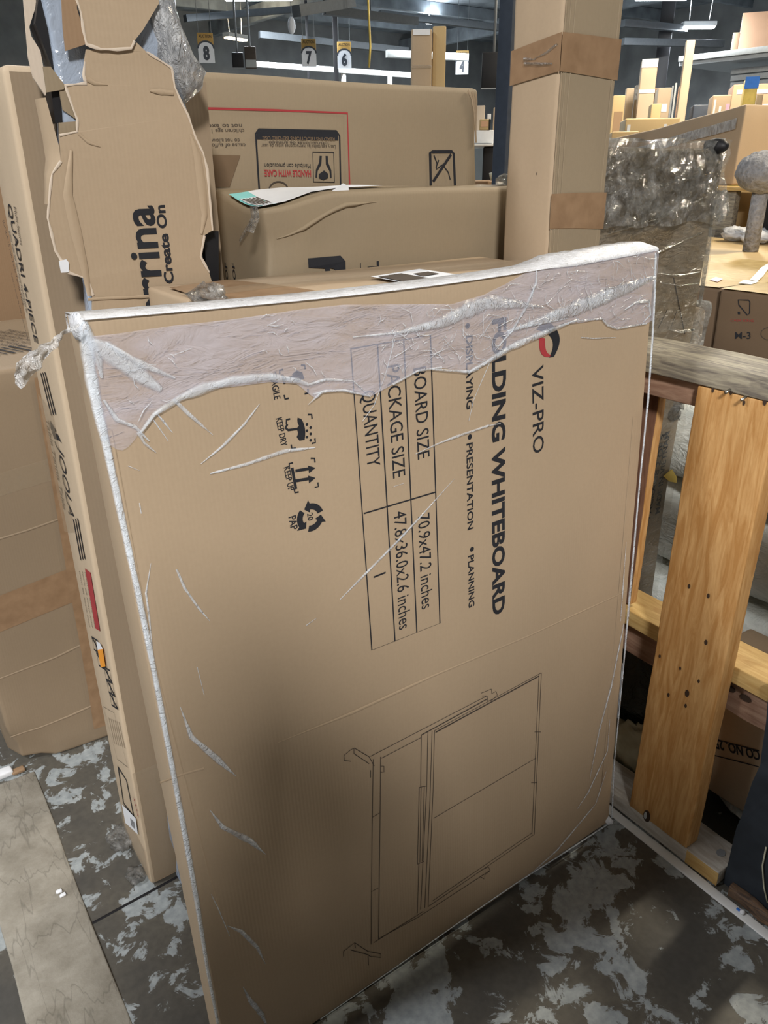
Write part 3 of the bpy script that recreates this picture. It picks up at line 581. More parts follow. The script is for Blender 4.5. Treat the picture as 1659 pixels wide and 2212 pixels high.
# print: letters climb, tops to the left
def ct(s_, p, q, h, bold): a_ = c1(*p, cy - .0016); d = c1(*q, cy - .0016) - a_; b.text(s_, a_, d, V(-1, 0, 0), h, 'ink', d.length, bold)
ct('orrina', (1068, 2040), (975, 1318), .043, .022); ct('n · Create On', (1135, 1945), (1050, 1315), .0135, .03)
b.ridge([c1(*p, cy - .0003) for p in ((450, 960), (430, 1250), (480, 1480), (530, 1700), (570, 1900))], [.004, .012, .014, .010, .006], 'card', hgt=.0016, jit=.1)
b.ridge([c1(*p, cy - .0003) for p in ((1215, 860), (1262, 1000), (1290, 1200), (1310, 1380), (1290, 1500))], [.004, .012, .014, .010, .004], 'card', hgt=.0020, jit=.1)
b.ridge([c1(*p, cy - .0003) for p in ((950, 585), (1020, 592), (1100, 600))], [.002, .008, .006], 'card', hgt=.0015); b.ridge([c1(*p, cy - .0003) for p in ((500, 850), (560, 905), (640, 935))], [.006, .005, .001], 'card', hgt=.0015); b.ridge([c1(*p, cy - .0003) for p in ((560, 500), (610, 530), (690, 540))], [.006, .005, .001], 'card', hgt=.0015)
b.ridge([c1(*p, cy - .0003) for p in ((560, 1925), (800, 1910), (1000, 1895), (1330, 1850))], .004, 'card', hgt=.001)
b.build('front_panel', T1)
b = MB(cw); XL = c1(372, 862).x - .004
side = [c1(*p, cy + .0) for p in ((372, 862), (385, 1030), (330, 1110), (318, 1220), (305, 1390), (330, 1490), (355, 1600), (440, 1745), (560, 1790), (590, 2040))]
IN_ = ((123, 292), (126, 318), (129, 345), (111, 376), (107, 412), (104, 440)); OUT_ = ((80, 216), (90, 292), (97, 340), (101, 376), (103, 412), (103, 440)); vs = []; fs = []
for k in range(6):
    p = ony(*IN_[k], cy + .002); q = ony(*OUT_[k], cy + .050)
    if k == 0: p = ony(98, 210, cy + .006)
    for u_, bl in ((0, 0), (.3, .004), (.7, .006), (1, .0)): vs.append(p.lerp(q, u_) + V(-bl, 0, 0))
for k in range(5):
    for j in range(3): fs.append((k * 4 + j, k * 4 + 4 + j, k * 4 + 5 + j, k * 4 + 1 + j))
b.put(vs, fs, 'card', True); b.build('side_panel', T1)
# pale inner face of the torn side, folded out
b = MB(cw); b.poly([c1(*p, .40) for p in ((150, -300), (150, 0), (165, 150), (185, 370), (215, 500), (290, 610), (305, 560), (280, 430), (262, 330), (205, 240), (190, 180), (245, 0), (250, -300))], 'card_inner', .004); each(b, 'torn_flap', T1)
b = MB(cw); b.poly([c1(*p, .362) for p in ((400, -200), (402, 0), (415, 190), (430, 330), (552, 288), (540, 190), (500, 60), (490, -200))], 'card_brown', .004); each(b, 'torn_flap', T1)
b = MB(cw); b.poly([c1(*p, .374) for p in ((282, 430), (330, 430), (420, 545), (410, 570), (300, 590))], 'card_grey', .004); b.poly([c1(*p, .374) for p in ((372, 780), (490, 770), (495, 850), (372, 862))], 'card_grey', .004); b.poly([c1(*p, .376) for p in ((380, 570), (425, 560), (480, 700), (490, 760), (400, 700))], 'card_grey', .003); each(b, 'torn_flap', T1)
b = MB(); b.poly([c1(*p, .388) for p in ((235, -250), (245, 0), (225, 150), (290, 320), (340, 450), (330, 200), (310, 0), (310, -250))], 'black', .03); b.poly([c1(*p, .384) for p in ((325, 570), (380, 560), (400, 780), (355, 790))], 'black', .03); b.poly([c1(*p, .384) for p in ((1300, 1500), (1400, 1480), (1400, 1850), (1340, 1850))], 'black', .02); each(b, 'black_frame_gap', T1)  # right-hand black plate stands in for the dark gap beside the carton
b = MB(bend(.010, 16, 3)); b.box((XL + .014, .383, .02), (c1(1290, 1000).x - .006, .425, 1.78), 'bag', .008, .02); b.build('plastic_bag', T1)
bag_ = [c1(*p, .36) for p in ((1000, -60), (1080, 100), (1140, 220), (1190, 330), (1225, 450), (1215, 560), (1180, 640))]
b = MB(); vs = []; fs = []; n_ = len(bag_)
b.tube([c1(990, -150, .385), c1(1020, 60, .385), c1(1075, 230, .385), c1(1120, 380, .385), c1(1160, 500, .385), c1(1170, 580, .385), c1(1180, 660, .385)], [.018, .018, .022, .027, .030, .022, .006], 'film_bulge', 20)
vv = [p + V(noise.noise(p * 50), noise.noise(p * 50 + V(9, 0, 0)), noise.noise(p * 50 + V(0, 9, 0))) * .012 for p in b.v]; b.v = vv; b.build('bag_bulge', T1)
b = MB(); b.poly([c1(*p, .363) for p in ((378, 1672), (425, 1660), (440, 1680), (440, 1742), (392, 1745))], 'paper', .002); b.build('foam_corner', T1)
b = MB(); p = c1(1120, 1920, .362); b.blob((p.x, .358, p.z), (.018, .010, .016), 'film_crumple', .5, 3, 16, 10, 2); b.build('film_scrap', T1)

# ================================================================== carton with a big black letter, label over its corner
fw = bend(.005, 5, 11, [((.355, .37, 1.26), .07, (.012, .012, 0)), ((.45, .37, 1.27), .09, (0, .008, 0)), ((.345, .41, 1.318), .15, (0, 0, -.024))])
FY = .372; b = MB(fw); b.box((.345, FY, 0), (.955, .565, 1.318), 'card_grey', .010, .025)
b.ridge([(.36, FY + .002, 1.265), (.42, FY + .002, 1.272), (.50, FY + .002, 1.297), (.56, FY + .002, 1.300)], [.004, .010, .008, .002], 'card_grey', hgt=.006)
def fpnt(px, py): return ony(px, py, FY - .0016)
F_ = [(667, 556), (738, 550), (748, 562), (748, 620), (733, 620), (732, 588), (722, 578), (714, 577), (720, 620), (708, 620), (703, 578), (667, 577)]
b.poly([fpnt(*p) for p in F_], 'ink'); b.poly([fpnt(*p) for p in ((795, 574), (815, 573), (815, 562), (820, 562), (820, 580), (796, 581))], 'ink'); b.stroke([fpnt(780, 566), fpnt(780, 582)], .0015, 'ink'); b.poly([fpnt(*p) for p in ((848, 576), (886, 574), (886, 582), (848, 584))], 'ink')
for k, s_ in enumerate(('SKU 25', '8 OF', '8 OF', 'C')):
    p = onx(479 + k * 15, 600, .3432); b.text(s_, (.3432, p.y, p.z - .02), (0, 0, 1), (0, 1, 0), .010, 'ink', .045 if k < 3 else None)
fo = tag(b.build('carton'), 'creased carton in front of the red-lined one, pale teal label over its left corner', 'carton')
b = MB(fw); FZ = 1.3215; quad(b, [(.350, .395, FZ), (.350, .50, FZ), (.62, .555, FZ), (.62, .44, FZ)], 'paper', 5); quad(b, [(.348, .400, FZ + .001), (.348, .50, FZ + .001), (.385, .505, FZ + .001), (.385, .400, FZ + .001)], 'teal', 3); quad(b, [(.352, .405, FZ + .002), (.352, .47, FZ + .002), (.382, .47, FZ + .002), (.382, .405, FZ + .002)], 'paper', 2)
for k in range(5): b.stroke([(.356 + k * .006, .41, FZ + .003), (.356 + k * .006, .465, FZ + .003)], .003, 'ink_soft', (0, 0, 1))
b.poly([ony(*p, .40) for p in ((720, 412), (745, 396), (756, 402), (757, 412))], 'paper', .001); b.build('shipping_label', fo)
b = MB(fw); quad(b, [(.45, .40, FZ - .001), (.95, .42, FZ - .001), (.95, .47, FZ - .001), (.45, .46, FZ - .001)], 'tape_clear', 8); b.build('packing_tape', fo)
b = MB(); b.ridge([ony(548, 445, FY), ony(552, 470, FY), ony(540, 500, FY)], .012, 'film_crumple', (-.5, -.5, 0), .006); b.ridge([onx(548, 470, .343), onx(520, 520, .343)], .006, 'film_crumple', (-1, 0, 0), .003); each(b, 'film_scrap', fo)

# ================================================================== red-lined carton with handling print
HY = .60;  hw = bend(.004, 3, 14, [((.97, .6, 1.42), .12, (-.008, 0, 0))])
b = MB(hw); b.box((.315, HY, 0), (.975, .76, 1.500), 'card_mid', .012, .04)
def hp(px, py): return ony(px, py, HY - .0014)
b.stroke([hp(400, 233), hp(590, 239), hp(752, 243), hp(758, 410)], .0035, 'ink_red')
b.stroke([hp(561, 420), hp(552, 290), hp(558, 281), hp(728, 282), hp(735, 292), hp(738, 410)], .0035, 'ink'); quad(b, [hp(554, 302), hp(732, 302), hp(731, 284), hp(555, 284)], 'ink', 2)
def ht(s_, px, py, pxe, h, m_='ink_soft', bold=0):     # upside-down print
    a_ = hp(px, py); e = hp(pxe, py); b.text(s_, a_, e - a_, V(0, 0, -1), h, m_, (e - a_).length, bold)
ht('HANDLE WITH CARE', 672, 368, 571, .0105, 'ink_red', .03); ht('Manipule con precaucion', 671, 354, 571, .0075, 'ink')
ht('Lea y siga todas las instrucciones antes de usar', 726, 312, 564, .006); ht('instrucciones de armado', 710, 306, 580, .005); ht('READ INSTRUCTIONS BEFORE USE', 724, 296, 566, .0055, 'ink_faint', .02)
for k, (pe, s_) in enumerate(((522, 'not to exceed'), (527, 'children age 1 adult'), (0, 0), (518, 'do not allow a child'), (530, 'cause of suffocation'))):
    if pe: ht(s_, pe, 269 + k * 10.5, 425, .0062)
b.poly([hp(*p) for p in ((445, 335), (520, 337), (497, 405), (450, 405))], 'ink_faint')
for k in range(5): ht('warning do not leave', 512 - k * 3, 342 + k * 12, 456, .005, 'ink_soft')
b.stroke([hp(*p) for p in ((676, 328), (722, 328), (724, 392), (678, 392))], .002, 'ink', closed=True)
b.poly([hp(*p) for p in ((690, 375), (701, 367), (710, 374), (710, 383), (700, 388), (690, 384))], 'ink')
for sx in (-1, 1): b.poly([hp(700 + sx * a_, c_) for a_, c_ in ((4, 336), (9, 336), (10, 350), (17, 366), (18, 382), (15, 383), (13, 368), (5, 354))], 'ink')
b.stroke([hp(602 + 21 * math.cos(a_ * .35), 412 - 19 * math.sin(a_ * .35)) for a_ in range(10)], .0025, 'ink_soft')
b.stroke([hp(*p) for p in ((931, 400), (930, 330), (935, 328), (978, 328), (982, 332), (982, 400))], .006, 'ink'); b.stroke([hp(976, 334), hp(936, 392)], .006, 'ink'); b.stroke([hp(*p) for p in ((938, 336), (944, 352), (943, 366), (948, 362), (956, 356), (968, 372), (972, 388))], .0025, 'ink'); b.stroke([hp(942, 362), hp(948, 346)], .003, 'ink')
o = tag(b.build('carton'), 'large carton with a red line and upside-down handling print, behind the creased one', 'carton')
b = MB(hw); 
for k in range(3): b.ridge([ony(1012 + k * 9, 195 + k * 4, HY), ony(1022 + k * 5, 215 + k * 6, HY), ony(1032, 260 + 25 * k, HY)], .004, 'card', hgt=.004)
each(b, 'crease', o)

# ================================================================== tall taped carton column
tx0, tx1, ty0, ty1 = .790, .922, .2, .312; tw = bend(.004, 4, 21, [((.795, .25, 1.33), .03, (.006, 0, 0))])
b = MB(tw); b.box((tx0, ty0, 0), (tx1, ty1, 2.15), 'card', .008, .03); quad(b, [(tx0 + .007, ty0 - .0006, .01), (tx1 - .004, ty0 - .0006, .01), (tx1 - .004, ty0 - .0006, 2.14), (tx0 + .007, ty0 - .0006, 2.14)], 'card_mid', 40)  # front quad in darker card paints the weaker light on that face
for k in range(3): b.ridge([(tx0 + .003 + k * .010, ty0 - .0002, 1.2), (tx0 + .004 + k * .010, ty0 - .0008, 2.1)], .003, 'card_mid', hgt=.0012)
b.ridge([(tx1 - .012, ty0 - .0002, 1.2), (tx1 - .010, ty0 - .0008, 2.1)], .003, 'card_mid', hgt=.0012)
b.stroke([onx(1140, 395, tx0 - .001), onx(1148, 378, tx0 - .001), onx(1150, 392, tx0 - .001), onx(1158, 376, tx0 - .001)], .0015, 'ink_soft', (-1, 0, 0))
tp = tag(b.build('carton'), 'tall square column carton with a brown tape band, standing by the rail', 'carton')
for z0, z1 in ((ony(1280, 162, ty0).z, ony(1280, 78, ty0).z), (ony(1250, 492, ty0).z, ony(1250, 420, ty0).z)):
    b = MB(tw); quad(b, [(tx0 - .001, ty0 - .0022, z0), (tx1 + .001, ty0 - .0022, z0 - .006), (tx1 + .001, ty0 - .0022, z1), (tx0 - .001, ty0 - .0022, z1)], 'tape', 10); z0 > 1.4 and quad(b, [(tx0 - .0022, ty1, z0 - .012), (tx0 - .0022, ty0 - .002, z0), (tx0 - .0022, ty0 - .002, z1), (tx0 - .0022, ty1, z1 - .014)], 'tape', 8); each(b, 'packing_tape', tp)
b = MB(tw); b.ridge([onx(1150, 132, tx0 - .002), onx(1180, 118, tx0 - .002), onx(1208, 96, tx0 - .002)], [.001, .004, .004], 'film_crumple', (-1, 0, 0), .003); b.ridge([onx(1135, 140, tx0 - .002), onx(1170, 141, tx0 - .002), onx(1196, 140, tx0 - .002)], [.006, .006, .003], 'film_crumple', (-1, 0, 0), .003); b.ridge([onx(1134, 130, tx0 - .002), onx(1160, 131, tx0 - .002)], [.006, .002], 'film_crumple', (-1, 0, 0), .003); each(b, 'tape_wrinkle', tp)

# ================================================================== carton on the left, taped, with a printed top
lw = bend(.007, 3, 31, [((-.13, .955, .02), .10, (.02, .02, .015))])
LY = .957; b = MB(lw); b.box((-.140, LY, 0), (.30, 1.57, .980), 'card_kraft', .010, .04)
for z0, a_ in ((.10, .02), (.275, .03), (.62, .02)): b.ridge([(-.14, LY + .001, z0 - .01), (0, LY + .001, z0), (.15, LY + .001, z0 + a_)], .006, 'card_kraft', hgt=.0018)
for k in range(8): b.text('TABLE DE JARDIN MUEBLE 4' if k % 2 else 'GARDEN FURNITURE CARTON', (-.05 + .022 * k, 1.40 - .0 * k, .9824), (.35, -1, 0), (1, .35, 0), .014, 'ink_soft', .26)
for k in range(7): b.stroke([(.02 + k * .017, 1.10, .9826), (-.01 + k * .017, 1.18, .9826)], .004 + .003 * (k % 2), 'ink', (0, 0, 1))
lb = tag(b.build('carton'), 'tan carton at the left edge, brown tape crossing its front, print on top', 'carton')
b = MB(lw); yt = LY - .0015
quad(b, [(-.135, yt, .385), (.29, yt, .445), (.29, yt, .535), (-.135, yt, .475)], 'tape', 8); quad(b, [(-.135, yt, .205 + .0), (.29, yt, .275), (.29, yt, .355), (-.135, yt, .285)], 'tape', 8) if False else None
quad(b, [(.055, yt - .001, .04), (.085, yt - .001, .04), (.110, yt - .001, .955), (.075, yt - .001, .955)], 'tape', 8); quad(b, [(-.135, yt, .70), (.29, yt, .75), (.29, yt, .80), (-.135, yt, .75)], 'tape_clear', 6); each(b, 'packing_tape', lb)
b = MB(bend(.006, 14, 3)); b.box((-.185, .940, .002), (-.145, .965, .022), 'paper', .006, .01); b.box((-.150, .936, .003), (-.120, .954, .014), 'card_brown', .004, .01); tag(b.build('foam_scrap'), 'torn white and brown packing scrap at the foot of the left carton', 'scrap')
b = MB(bend(.006, 3, 33)); b.box((-.75, 1.68, 0), (.42, 2.15, 1.43), 'card_brown', .008, .06); tag(b.build('carton'), 'dark shaded carton far left, behind the taped left carton', 'carton')
# torn cardboard edge showing at the left edge of the film
b = MB(bend(.004, 30, 2)); b.poly([ony(*p, .10) for p in ((306, 1290), (290, 1318), (284, 1352), (288, 1385), (300, 1395), (318, 1425), (335, 1445), (340, 1300))], 'card', .006); tag(b.build('cardboard_scrap'), 'ragged cardboard edge poking out behind the left edge of the wrapped flat carton', 'cardboard')

# ================================================================== wooden rail on the right
FX = .970
fence = empty('wooden_rail', (1.0, -.1, 0), 'rough timber rail with a grey top board and a pine post', 'rail')
b = MB(bend(.002, 12, 2)); b.box((.968, -1.2, 1.004), (1.100, .26, 1.041), 'wood_grey', .003, .05); b.build('top_board', fence)
b = MB(bend(.003, 14, 3)); b.box((.982, -.005, .962), (1.060, .24, 1.003), 'wood_pink', .003, .03); b.build('block', fence)
b = MB(bend(.0018, 10, 4)); b.box((FX, -.153, .040), (FX + .040, -.006, 1.003), 'pine', .003, .03); post = b.build('post', fence)
b = MB(bend(.0018, 10, 4))
for px, py, r_ in ((1489, 1267, .0035), (1530, 1288, .0035), (1525, 1388, .004), (1424, 1417, .003), (1469, 1443, .003), (1509, 1470, .003), (1484, 1498, .006), (1444, 1502, .0035), (1481, 1526, .0035), (1580, 846, .004), (1540, 843, .003), (1607, 870, .003), (1652, 868, .004)):
    p = onx(px, py, FX - .0012); b.poly([p + V(0, math.cos(k * .785) * r_ * .8, math.sin(k * .785) * r_ * 1.5) for k in range(8)], 'knot')
p = onx(1397, 1763, FX - .0014); b.poly([p + V(.0007, math.cos(k * .628) * .009, math.sin(k * .628) * .016) for k in range(10)], 'knot'); b.poly([p + V(-.0002, .003 + math.cos(k * .628) * .004, math.sin(k * .628) * .010) for k in range(10)], 'grey_light')
each(b, 'nail_hole', post)
b = MB(bend(.0018, 10, 4))
for px, py in ((1612, 857), (1578, 842)): p = onx(px, py, FX - .002); b.tube([p, p + V(-.012, 0, -.004)], .0025, 'metal', 8)
each(b, 'nail', post)
b = MB(bend(.002, 12, 6)); b.box((1.012, -1.2, .445), (1.105, .30, .482), 'pine_y', .003, .05); b.build('lower_board', fence)
b = MB(bend(.003, 12, 7)); b.box((1.035, -.235, .365), (1.075, .30, .437), 'wood_pink', .003, .05)
for px, py in ((1577, 1487), (1610, 1508)): p = onx(px, py, 1.033); b.poly([p + V(0, math.cos(k * .785) * .012, math.sin(k * .785) * .007) for k in range(8)], 'knot')
b.build('spacer_board', fence)
b = MB(bend(.002, 12, 8)); b.box((1.022, .105, .49), (1.044, .30, .962), 'wood_red', .002, .04); b.box((1.0225, .1035, .49), (1.0435, .1065, .962), 'pine', .001, .05); b.build('upright_panel', fence)
b = MB(bend(.002, 12, 9)); b.box((.971, -.228, .003), (1.062, .15, .040), 'wood_white', .003, .04); b.box((.9705, -.2285, .004), (.9725, -.155, .038), 'pine_y', .0008, .05)
p = V(1.02, -.20, .0415); b.poly([p + V(math.cos(k * .785) * .012, math.sin(k * .785) * .009, 0) for k in range(8)], 'steel'); b.build('sole_plate', fence)
b = MB(bend(.006, 30, 10)); b.box((.971, -1.2, .002), (.988, -.250, .028), 'wood_rot', .004, .02); tag(b.build('plank'), 'rotten splintered strip of wood on the floor in front of the black board', 'plank')
# black board
b = MB(bend(.003, 26, 12)); q = [onx(*p, .992) for p in ((1659, 1478), (1655, 1560), (1648, 1620), (1640, 1650), (1625, 1690), (1612, 1725), (1600, 1762), (1588, 1785), (1583, 1802), (1566, 1850), (1547, 1902))]
q = [V(p.x, min(p.y, -.232), p.z) for p in q]; q[-1].z = .003; b.poly([V(.992, -.362, .50)] + q + [V(.992, -.362, .003)], 'black_board', .014, (1, 0, 0)); bb = tag(b.build('black_board'), 'scuffed black board with a chipped edge at the right edge, below the rail', 'board')
b = MB(); b.tube([onx(*p, .988) for p in ((1655, 1830), (1647, 1870), (1650, 1915), (1658, 1950))], .0015, 'cream_bag', 6); tag(b.build('string'), 'thin pale string hanging on the black board', 'string')
b = MB(bend(.001, 80, 2)); b.box((.955, -.292, .004), (.960, -.284, .007), 'blue', .001, .01); tag(b.build('plastic_chip'), 'tiny blue plastic chip on the white floor strip', 'chip')
b = MB(); b.blob((.958, -.296, .007), (.006, .005, .004), 'paper', .3, 3, 10, 8, 1, .0035); tag(b.build('paper_crumb'), 'tiny white crumb beside the blue plastic chip', 'crumb')

# ================================================================== behind the rail
# shrink wrapped carton
wx0, wx1, wy0, wz = 1.02, 1.468, .35, 1.385
b = MB(bend(.006, 3, 41)); b.box((wx0, wy0, 0), (wx1, .47, wz), 'card_grey', .010, .04)
def wt(s_, p, q, h, bold=.02): a_ = ony(*p, wy0 - .0016); d = ony(*q, wy0 - .0016) - a_; b.text(s_, a_, d, V(-1, 0, 0), h, 'ink', d.length, bold)
wt('PACKAGE 2 OF 3', (1408, 1120), (1440, 935), .018); wt('MADE IN VIETNAM', (1428, 1108), (1448, 930), .018)
b.stroke([ony(1452, 600, wy0 - .0016), ony(1480, 720, wy0 - .0016)], .003, 'ink_soft'); b.stroke([ony(1420, 710, wy0 - .0016), ony(1440, 668, wy0 - .0016)], .002, 'ink_soft'); b.stroke([ony(1446, 714, wy0 - .0016), ony(1462, 668, wy0 - .0016)], .002, 'ink_soft')
wb = tag(b.build('carton'), 'tan carton wound in glossy clear film, behind the wooden rail', 'carton')
b = MB(); NX, NZ = 40, 110; vs = []; fs = []
for i in range(NX + 1):
    for j in range(NZ + 1):
        x = wx0 - .01 + (wx1 - wx0 + .02) * i / NX; z = .02 + (wz + .0 - .02) * j / NZ; amp = .020 if z > 1.24 else .006
        vs.append(V(x, wy0 - .006 - amp * abs(noise.fractal(V(x * 9, 0, z * 40 - x * 7), .8, 2, 4)), z))
for i in range(NX):
    for j in range(NZ): q = i * (NZ + 1) + j; fs.append((q, q + NZ + 1, q + NZ + 2, q + 1))
b.put(vs, fs, 'film_clear', True)
for (p, q, w_) in (((1310, 505), (1525, 425), .010), ((1310, 418), (1540, 372), .008), ((1300, 585), (1520, 500), .006), ((1420, 590), (1510, 588), .006), ((1425, 610), (1508, 612), .005), ((1440, 710), (1498, 712), .008)):
    b.ridge([ony(*p, wy0 - .008), ony((p[0] + q[0]) / 2, (p[1] + q[1]) / 2 + 6, wy0 - .008), ony(*q, wy0 - .008)], [w_ * .4, w_, w_ * .5], 'film_clear', hgt=.006)
b.build('stretch_film', wb)
b = MB(); vs = []; fs = []; NX, NZ = 44, 16
for i in range(NX + 1):
    for j in range(NZ + 1):
        u_ = j / NZ; x = wx0 - .01 + (wx1 - wx0 + .025) * i / NX; q = V(x, 0, u_)
        y_ = wy0 - .014 + (.10 * max(0, u_ - .75) / .25); z = 1.235 + .165 * min(1, u_ / .75); n_ = noise.fractal(V(x * 14, u_ * 5, 3), .8, 2, 4)
        vs.append(V(x, y_ - .016 * n_, z + .012 * noise.noise(V(x * 12, u_ * 4, 9))))
for i in range(NX):
    for j in range(NZ): q = i * (NZ + 1) + j; fs.append((q, q + NZ + 1, q + NZ + 2, q + 1))
b.put(vs, fs, 'film_crumple', True); b.blob(ony(1546, 316, wy0), (.018, .03, .016), 'black', .2, 3, 16, 10, 1); b.build('film_hood', wb)
b = MB()
b.tube([ony(1558, 330, wy0 - .003), ony(1548, 380, wy0 - .003), ony(1540, 440, wy0 - .003), ony(1528, 540, wy0 - .003), ony(1512, 660, wy0 - .003)], [.006, .008, .005, .006, .004], 'film_crumple', 8); b.blob(ony(1553, 445, wy0), (.022, .02, .030), 'film_crumple', .5, 3, 16, 12, 3); each(b, 'film_edge', wb)
b = MB(); b.blob(ony(1462, 862, wy0), (.014, .02, .030), 'film_crumple', .5, 3, 14, 10, 6); b.blob(ony(1452, 893, wy0), (.020, .02, .020), 'film_crumple', .5, 3, 14, 10, 7); each(b, 'film_knot', wb)
b = MB(); b.poly([ony(*p, wy0 - .01) for p in ((1435, 1030), (1452, 1014), (1462, 1030), (1462, 1043), (1446, 1040))], 'yellow', .003); b.build('label_corner', wb)
# small wrapped carton on the right of it
b = MB(bend(.005, 6, 5)); b.box((1.492, .37, .806), (1.540, .50, 1.03), 'card_pale', .012, .04); sw = tag(b.build('carton'), 'narrow pale carton wrapped in clear film right beside the glossy wrapped one', 'carton')
b = MB(bend(.012, 20, 8)); b.box((1.486, .362, .812), (1.549, .51, 1.050), 'film_crumple', .02, .02); b.build('stretch_film', sw)
# white wrapped packs
for k, (z0, z1, dx, nm) in enumerate(((.02, .27, 0, 'lowest'), (.28, .54, .03, 'middle'), (.55, .80, -.02, 'topmost'))):
    b = MB(bend(.014, 6, 50 + k)); b.box((1.535 + dx, -.9, z0), (2.0, .80, z1 - .012), 'poly', .09, .035); tag(b.build('wrapped_pack'), nm + ' of three white plastic-wrapped packs stacked behind the rail', 'pack', 'white wrapped packs behind the rail')
# lettered cartons: dark sides and gold tops carry shade and warm light as colour
mx = 2.04
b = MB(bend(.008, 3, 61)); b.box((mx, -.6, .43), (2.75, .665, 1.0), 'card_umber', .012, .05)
def mp(px, py): return onx(px, py, mx - .0015)
a_ = mp(1583, 735); c_ = mp(1617, 736); b.text('M-3', a_, c_ - a_, V(0, 0, 1), .020, 'ink', (c_ - a_).length, .008)
b.stroke([mp(*p) for p in ((1593, 650), (1616, 651), (1619, 655), (1617, 680), (1612, 684), (1594, 661))], .0035, 'ink', (-1, 0, 0), True); b.poly([mp(*p) for p in ((1591, 676), (1596, 676), (1596, 682), (1591, 682))], 'ink')
a_ = mp(1575, 697); c_ = mp(1625, 699); b.text('CASA KING', a_, c_ - a_, V(0, 0, 1), .007, 'ink_red', (c_ - a_).length)
b.stroke([mp(1660 + 20 * math.cos(k * .5 + 1.57), 725 + 14 * math.sin(k * .5 + 1.57)) for k in range(8)], .002, 'ink_soft', (-1, 0, 0))
m3 = tag(b.build('carton'), 'brown carton marked M-3 behind the rail, paper labels on its lit top', 'carton')
b = MB(bend(.008, 3, 61)); mz = 1.0035
quad(b, [onz(1618, 601, mz), onz(1634, 606, mz), onz(1670, 572, mz), onz(1655, 569, mz)], 'paper', 3); quad(b, [onz(1594, 612, mz), onz(1622, 616, mz), onz(1638, 606, mz), onz(1604, 602, mz)], 'paper', 3); b.build('paper_label', m3)
b = MB(bend(.008, 3, 61)); quad(b, [(2.038, -.59, mz - .0015), (2.038, .66, mz - .0015), (2.745, .66, mz - .0015), (2.745, -.59, mz - .0015)], 'gold_lit_top', 14); b.build('packing_tape', m3)  # gold sheet over the whole top: painted warm light
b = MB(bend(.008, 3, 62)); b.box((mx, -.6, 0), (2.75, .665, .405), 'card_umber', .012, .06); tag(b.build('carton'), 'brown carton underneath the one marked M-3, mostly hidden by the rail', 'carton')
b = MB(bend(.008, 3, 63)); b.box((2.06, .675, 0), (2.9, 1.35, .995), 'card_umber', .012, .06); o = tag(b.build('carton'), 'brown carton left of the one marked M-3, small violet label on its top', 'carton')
b = MB(); quad(b, [onz(1533, 604, .9985), onz(1550, 609, .9985), onz(1562, 602, .9985), onz(1546, 598, .9985)], 'pink', 2); b.build('violet_label', o); b = MB(bend(.008, 3, 63)); quad(b, [(2.058, .68, .9968), (2.058, 1.345, .9968), (2.895, 1.345, .9968), (2.895, .68, .9968)], 'gold_lit_top', 14); b.build('packing_tape', o)  # gold cover stands in for lamp light on this top too
b = MB(bend(.008, 3, 64)); b.box((2.78, -.2, 0), (3.80, .665, .997), 'card_lit_gold', .012, .06); tag(b.build('carton'), 'golden carton behind the one marked M-3, in warm light', 'carton')
b = MB(bend(.008, 3, 65)); b.box((2.93, .70, 0), (3.80, 2.0, .993), 'card_lit_gold', .012, .06); o = tag(b.build('carton'), 'golden carton in front of the slatted pallet, film scraps on it', 'carton')
for k, (px, py) in enumerate(((1593, 505), (1638, 510))):
    b = MB(); p = onz(px, py, 1.03); b.blob(p, (.09, .07, .035), 'film_white', .4, 3, 20, 12, k + 20, .998); tag(b.build('film_scrap'), ('left' if k == 0 else 'right') + ' of two white film heaps on the golden carton', 'film scrap')
# pallet on edge
pal = empty('pallet', (4.0, 1.6, 0), 'weathered slatted wooden pallet standing on edge under the big open carton', 'pallet')
px_ = 3.92
for k, (y0, y1) in enumerate(((2.26, 2.38), (1.86, 2.02), (1.62, 1.74), (1.20, 1.44), (.82, 1.0))): b = MB(bend(.004, 8, k)); b.box((px_, y0, .25), (px_ + .05, y1, 1.225), 'wood_grey', .006, .08); b.build('slat', pal)
for k, z_ in enumerate((1.235, .85, .45)): b = MB(bend(.003, 8, k + 9)); b.box((px_ - .02 if k == 0 else px_ + .055, .75, z_ - .01), (px_ + .16, 2.5, z_ + (.012 if k == 0 else .06)), 'pine_y', .004, .1); b.build('cross_board', pal)
b = MB(bend(.006, 3, 66)); b.box((4.12, .5, 0), (5.0, 2.45, 1.22), 'card_lit_gold', .012, .08); tag(b.build('carton'), 'golden carton seen through the slats of the pallet', 'carton')
# big carton on the pallet: bent top
def bigw(p): q = bend(.012, 2, 70)(p); f_ = max(0, (p.y - 1.9)) * .10; return V(q.x + max(0, p.y - 1.7) * .35, q.y, q.z - f_ * (1 if p.z > 1.3 else 0))
bx = 3.93; b = MB(bigw); b.box((bx, 1.95, 1.252), (4.55, 3.9, 1.66), 'card', .015, .07)
big = tag(b.build('carton'), 'big dented carton with glossy tape along its side, standing on the pallet', 'carton')
b = MB(bigw); quad(b, [(bx - .006, 3.6, 1.50), (bx - .006, 2.0, 1.545), (bx - .006, 2.0, 1.60), (bx - .006, 3.6, 1.55)], 'film_bulge', 8); b.build('packing_tape', big)  # milky white film on the tape, its glint put into the colour
b = MB(bigw); quad(b, [(4.25, 1.943, 1.46), (4.33, 1.943, 1.46), (4.33, 1.943, 1.60), (4.25, 1.943, 1.60)], 'paper', 2); b.build('paper_label', big)
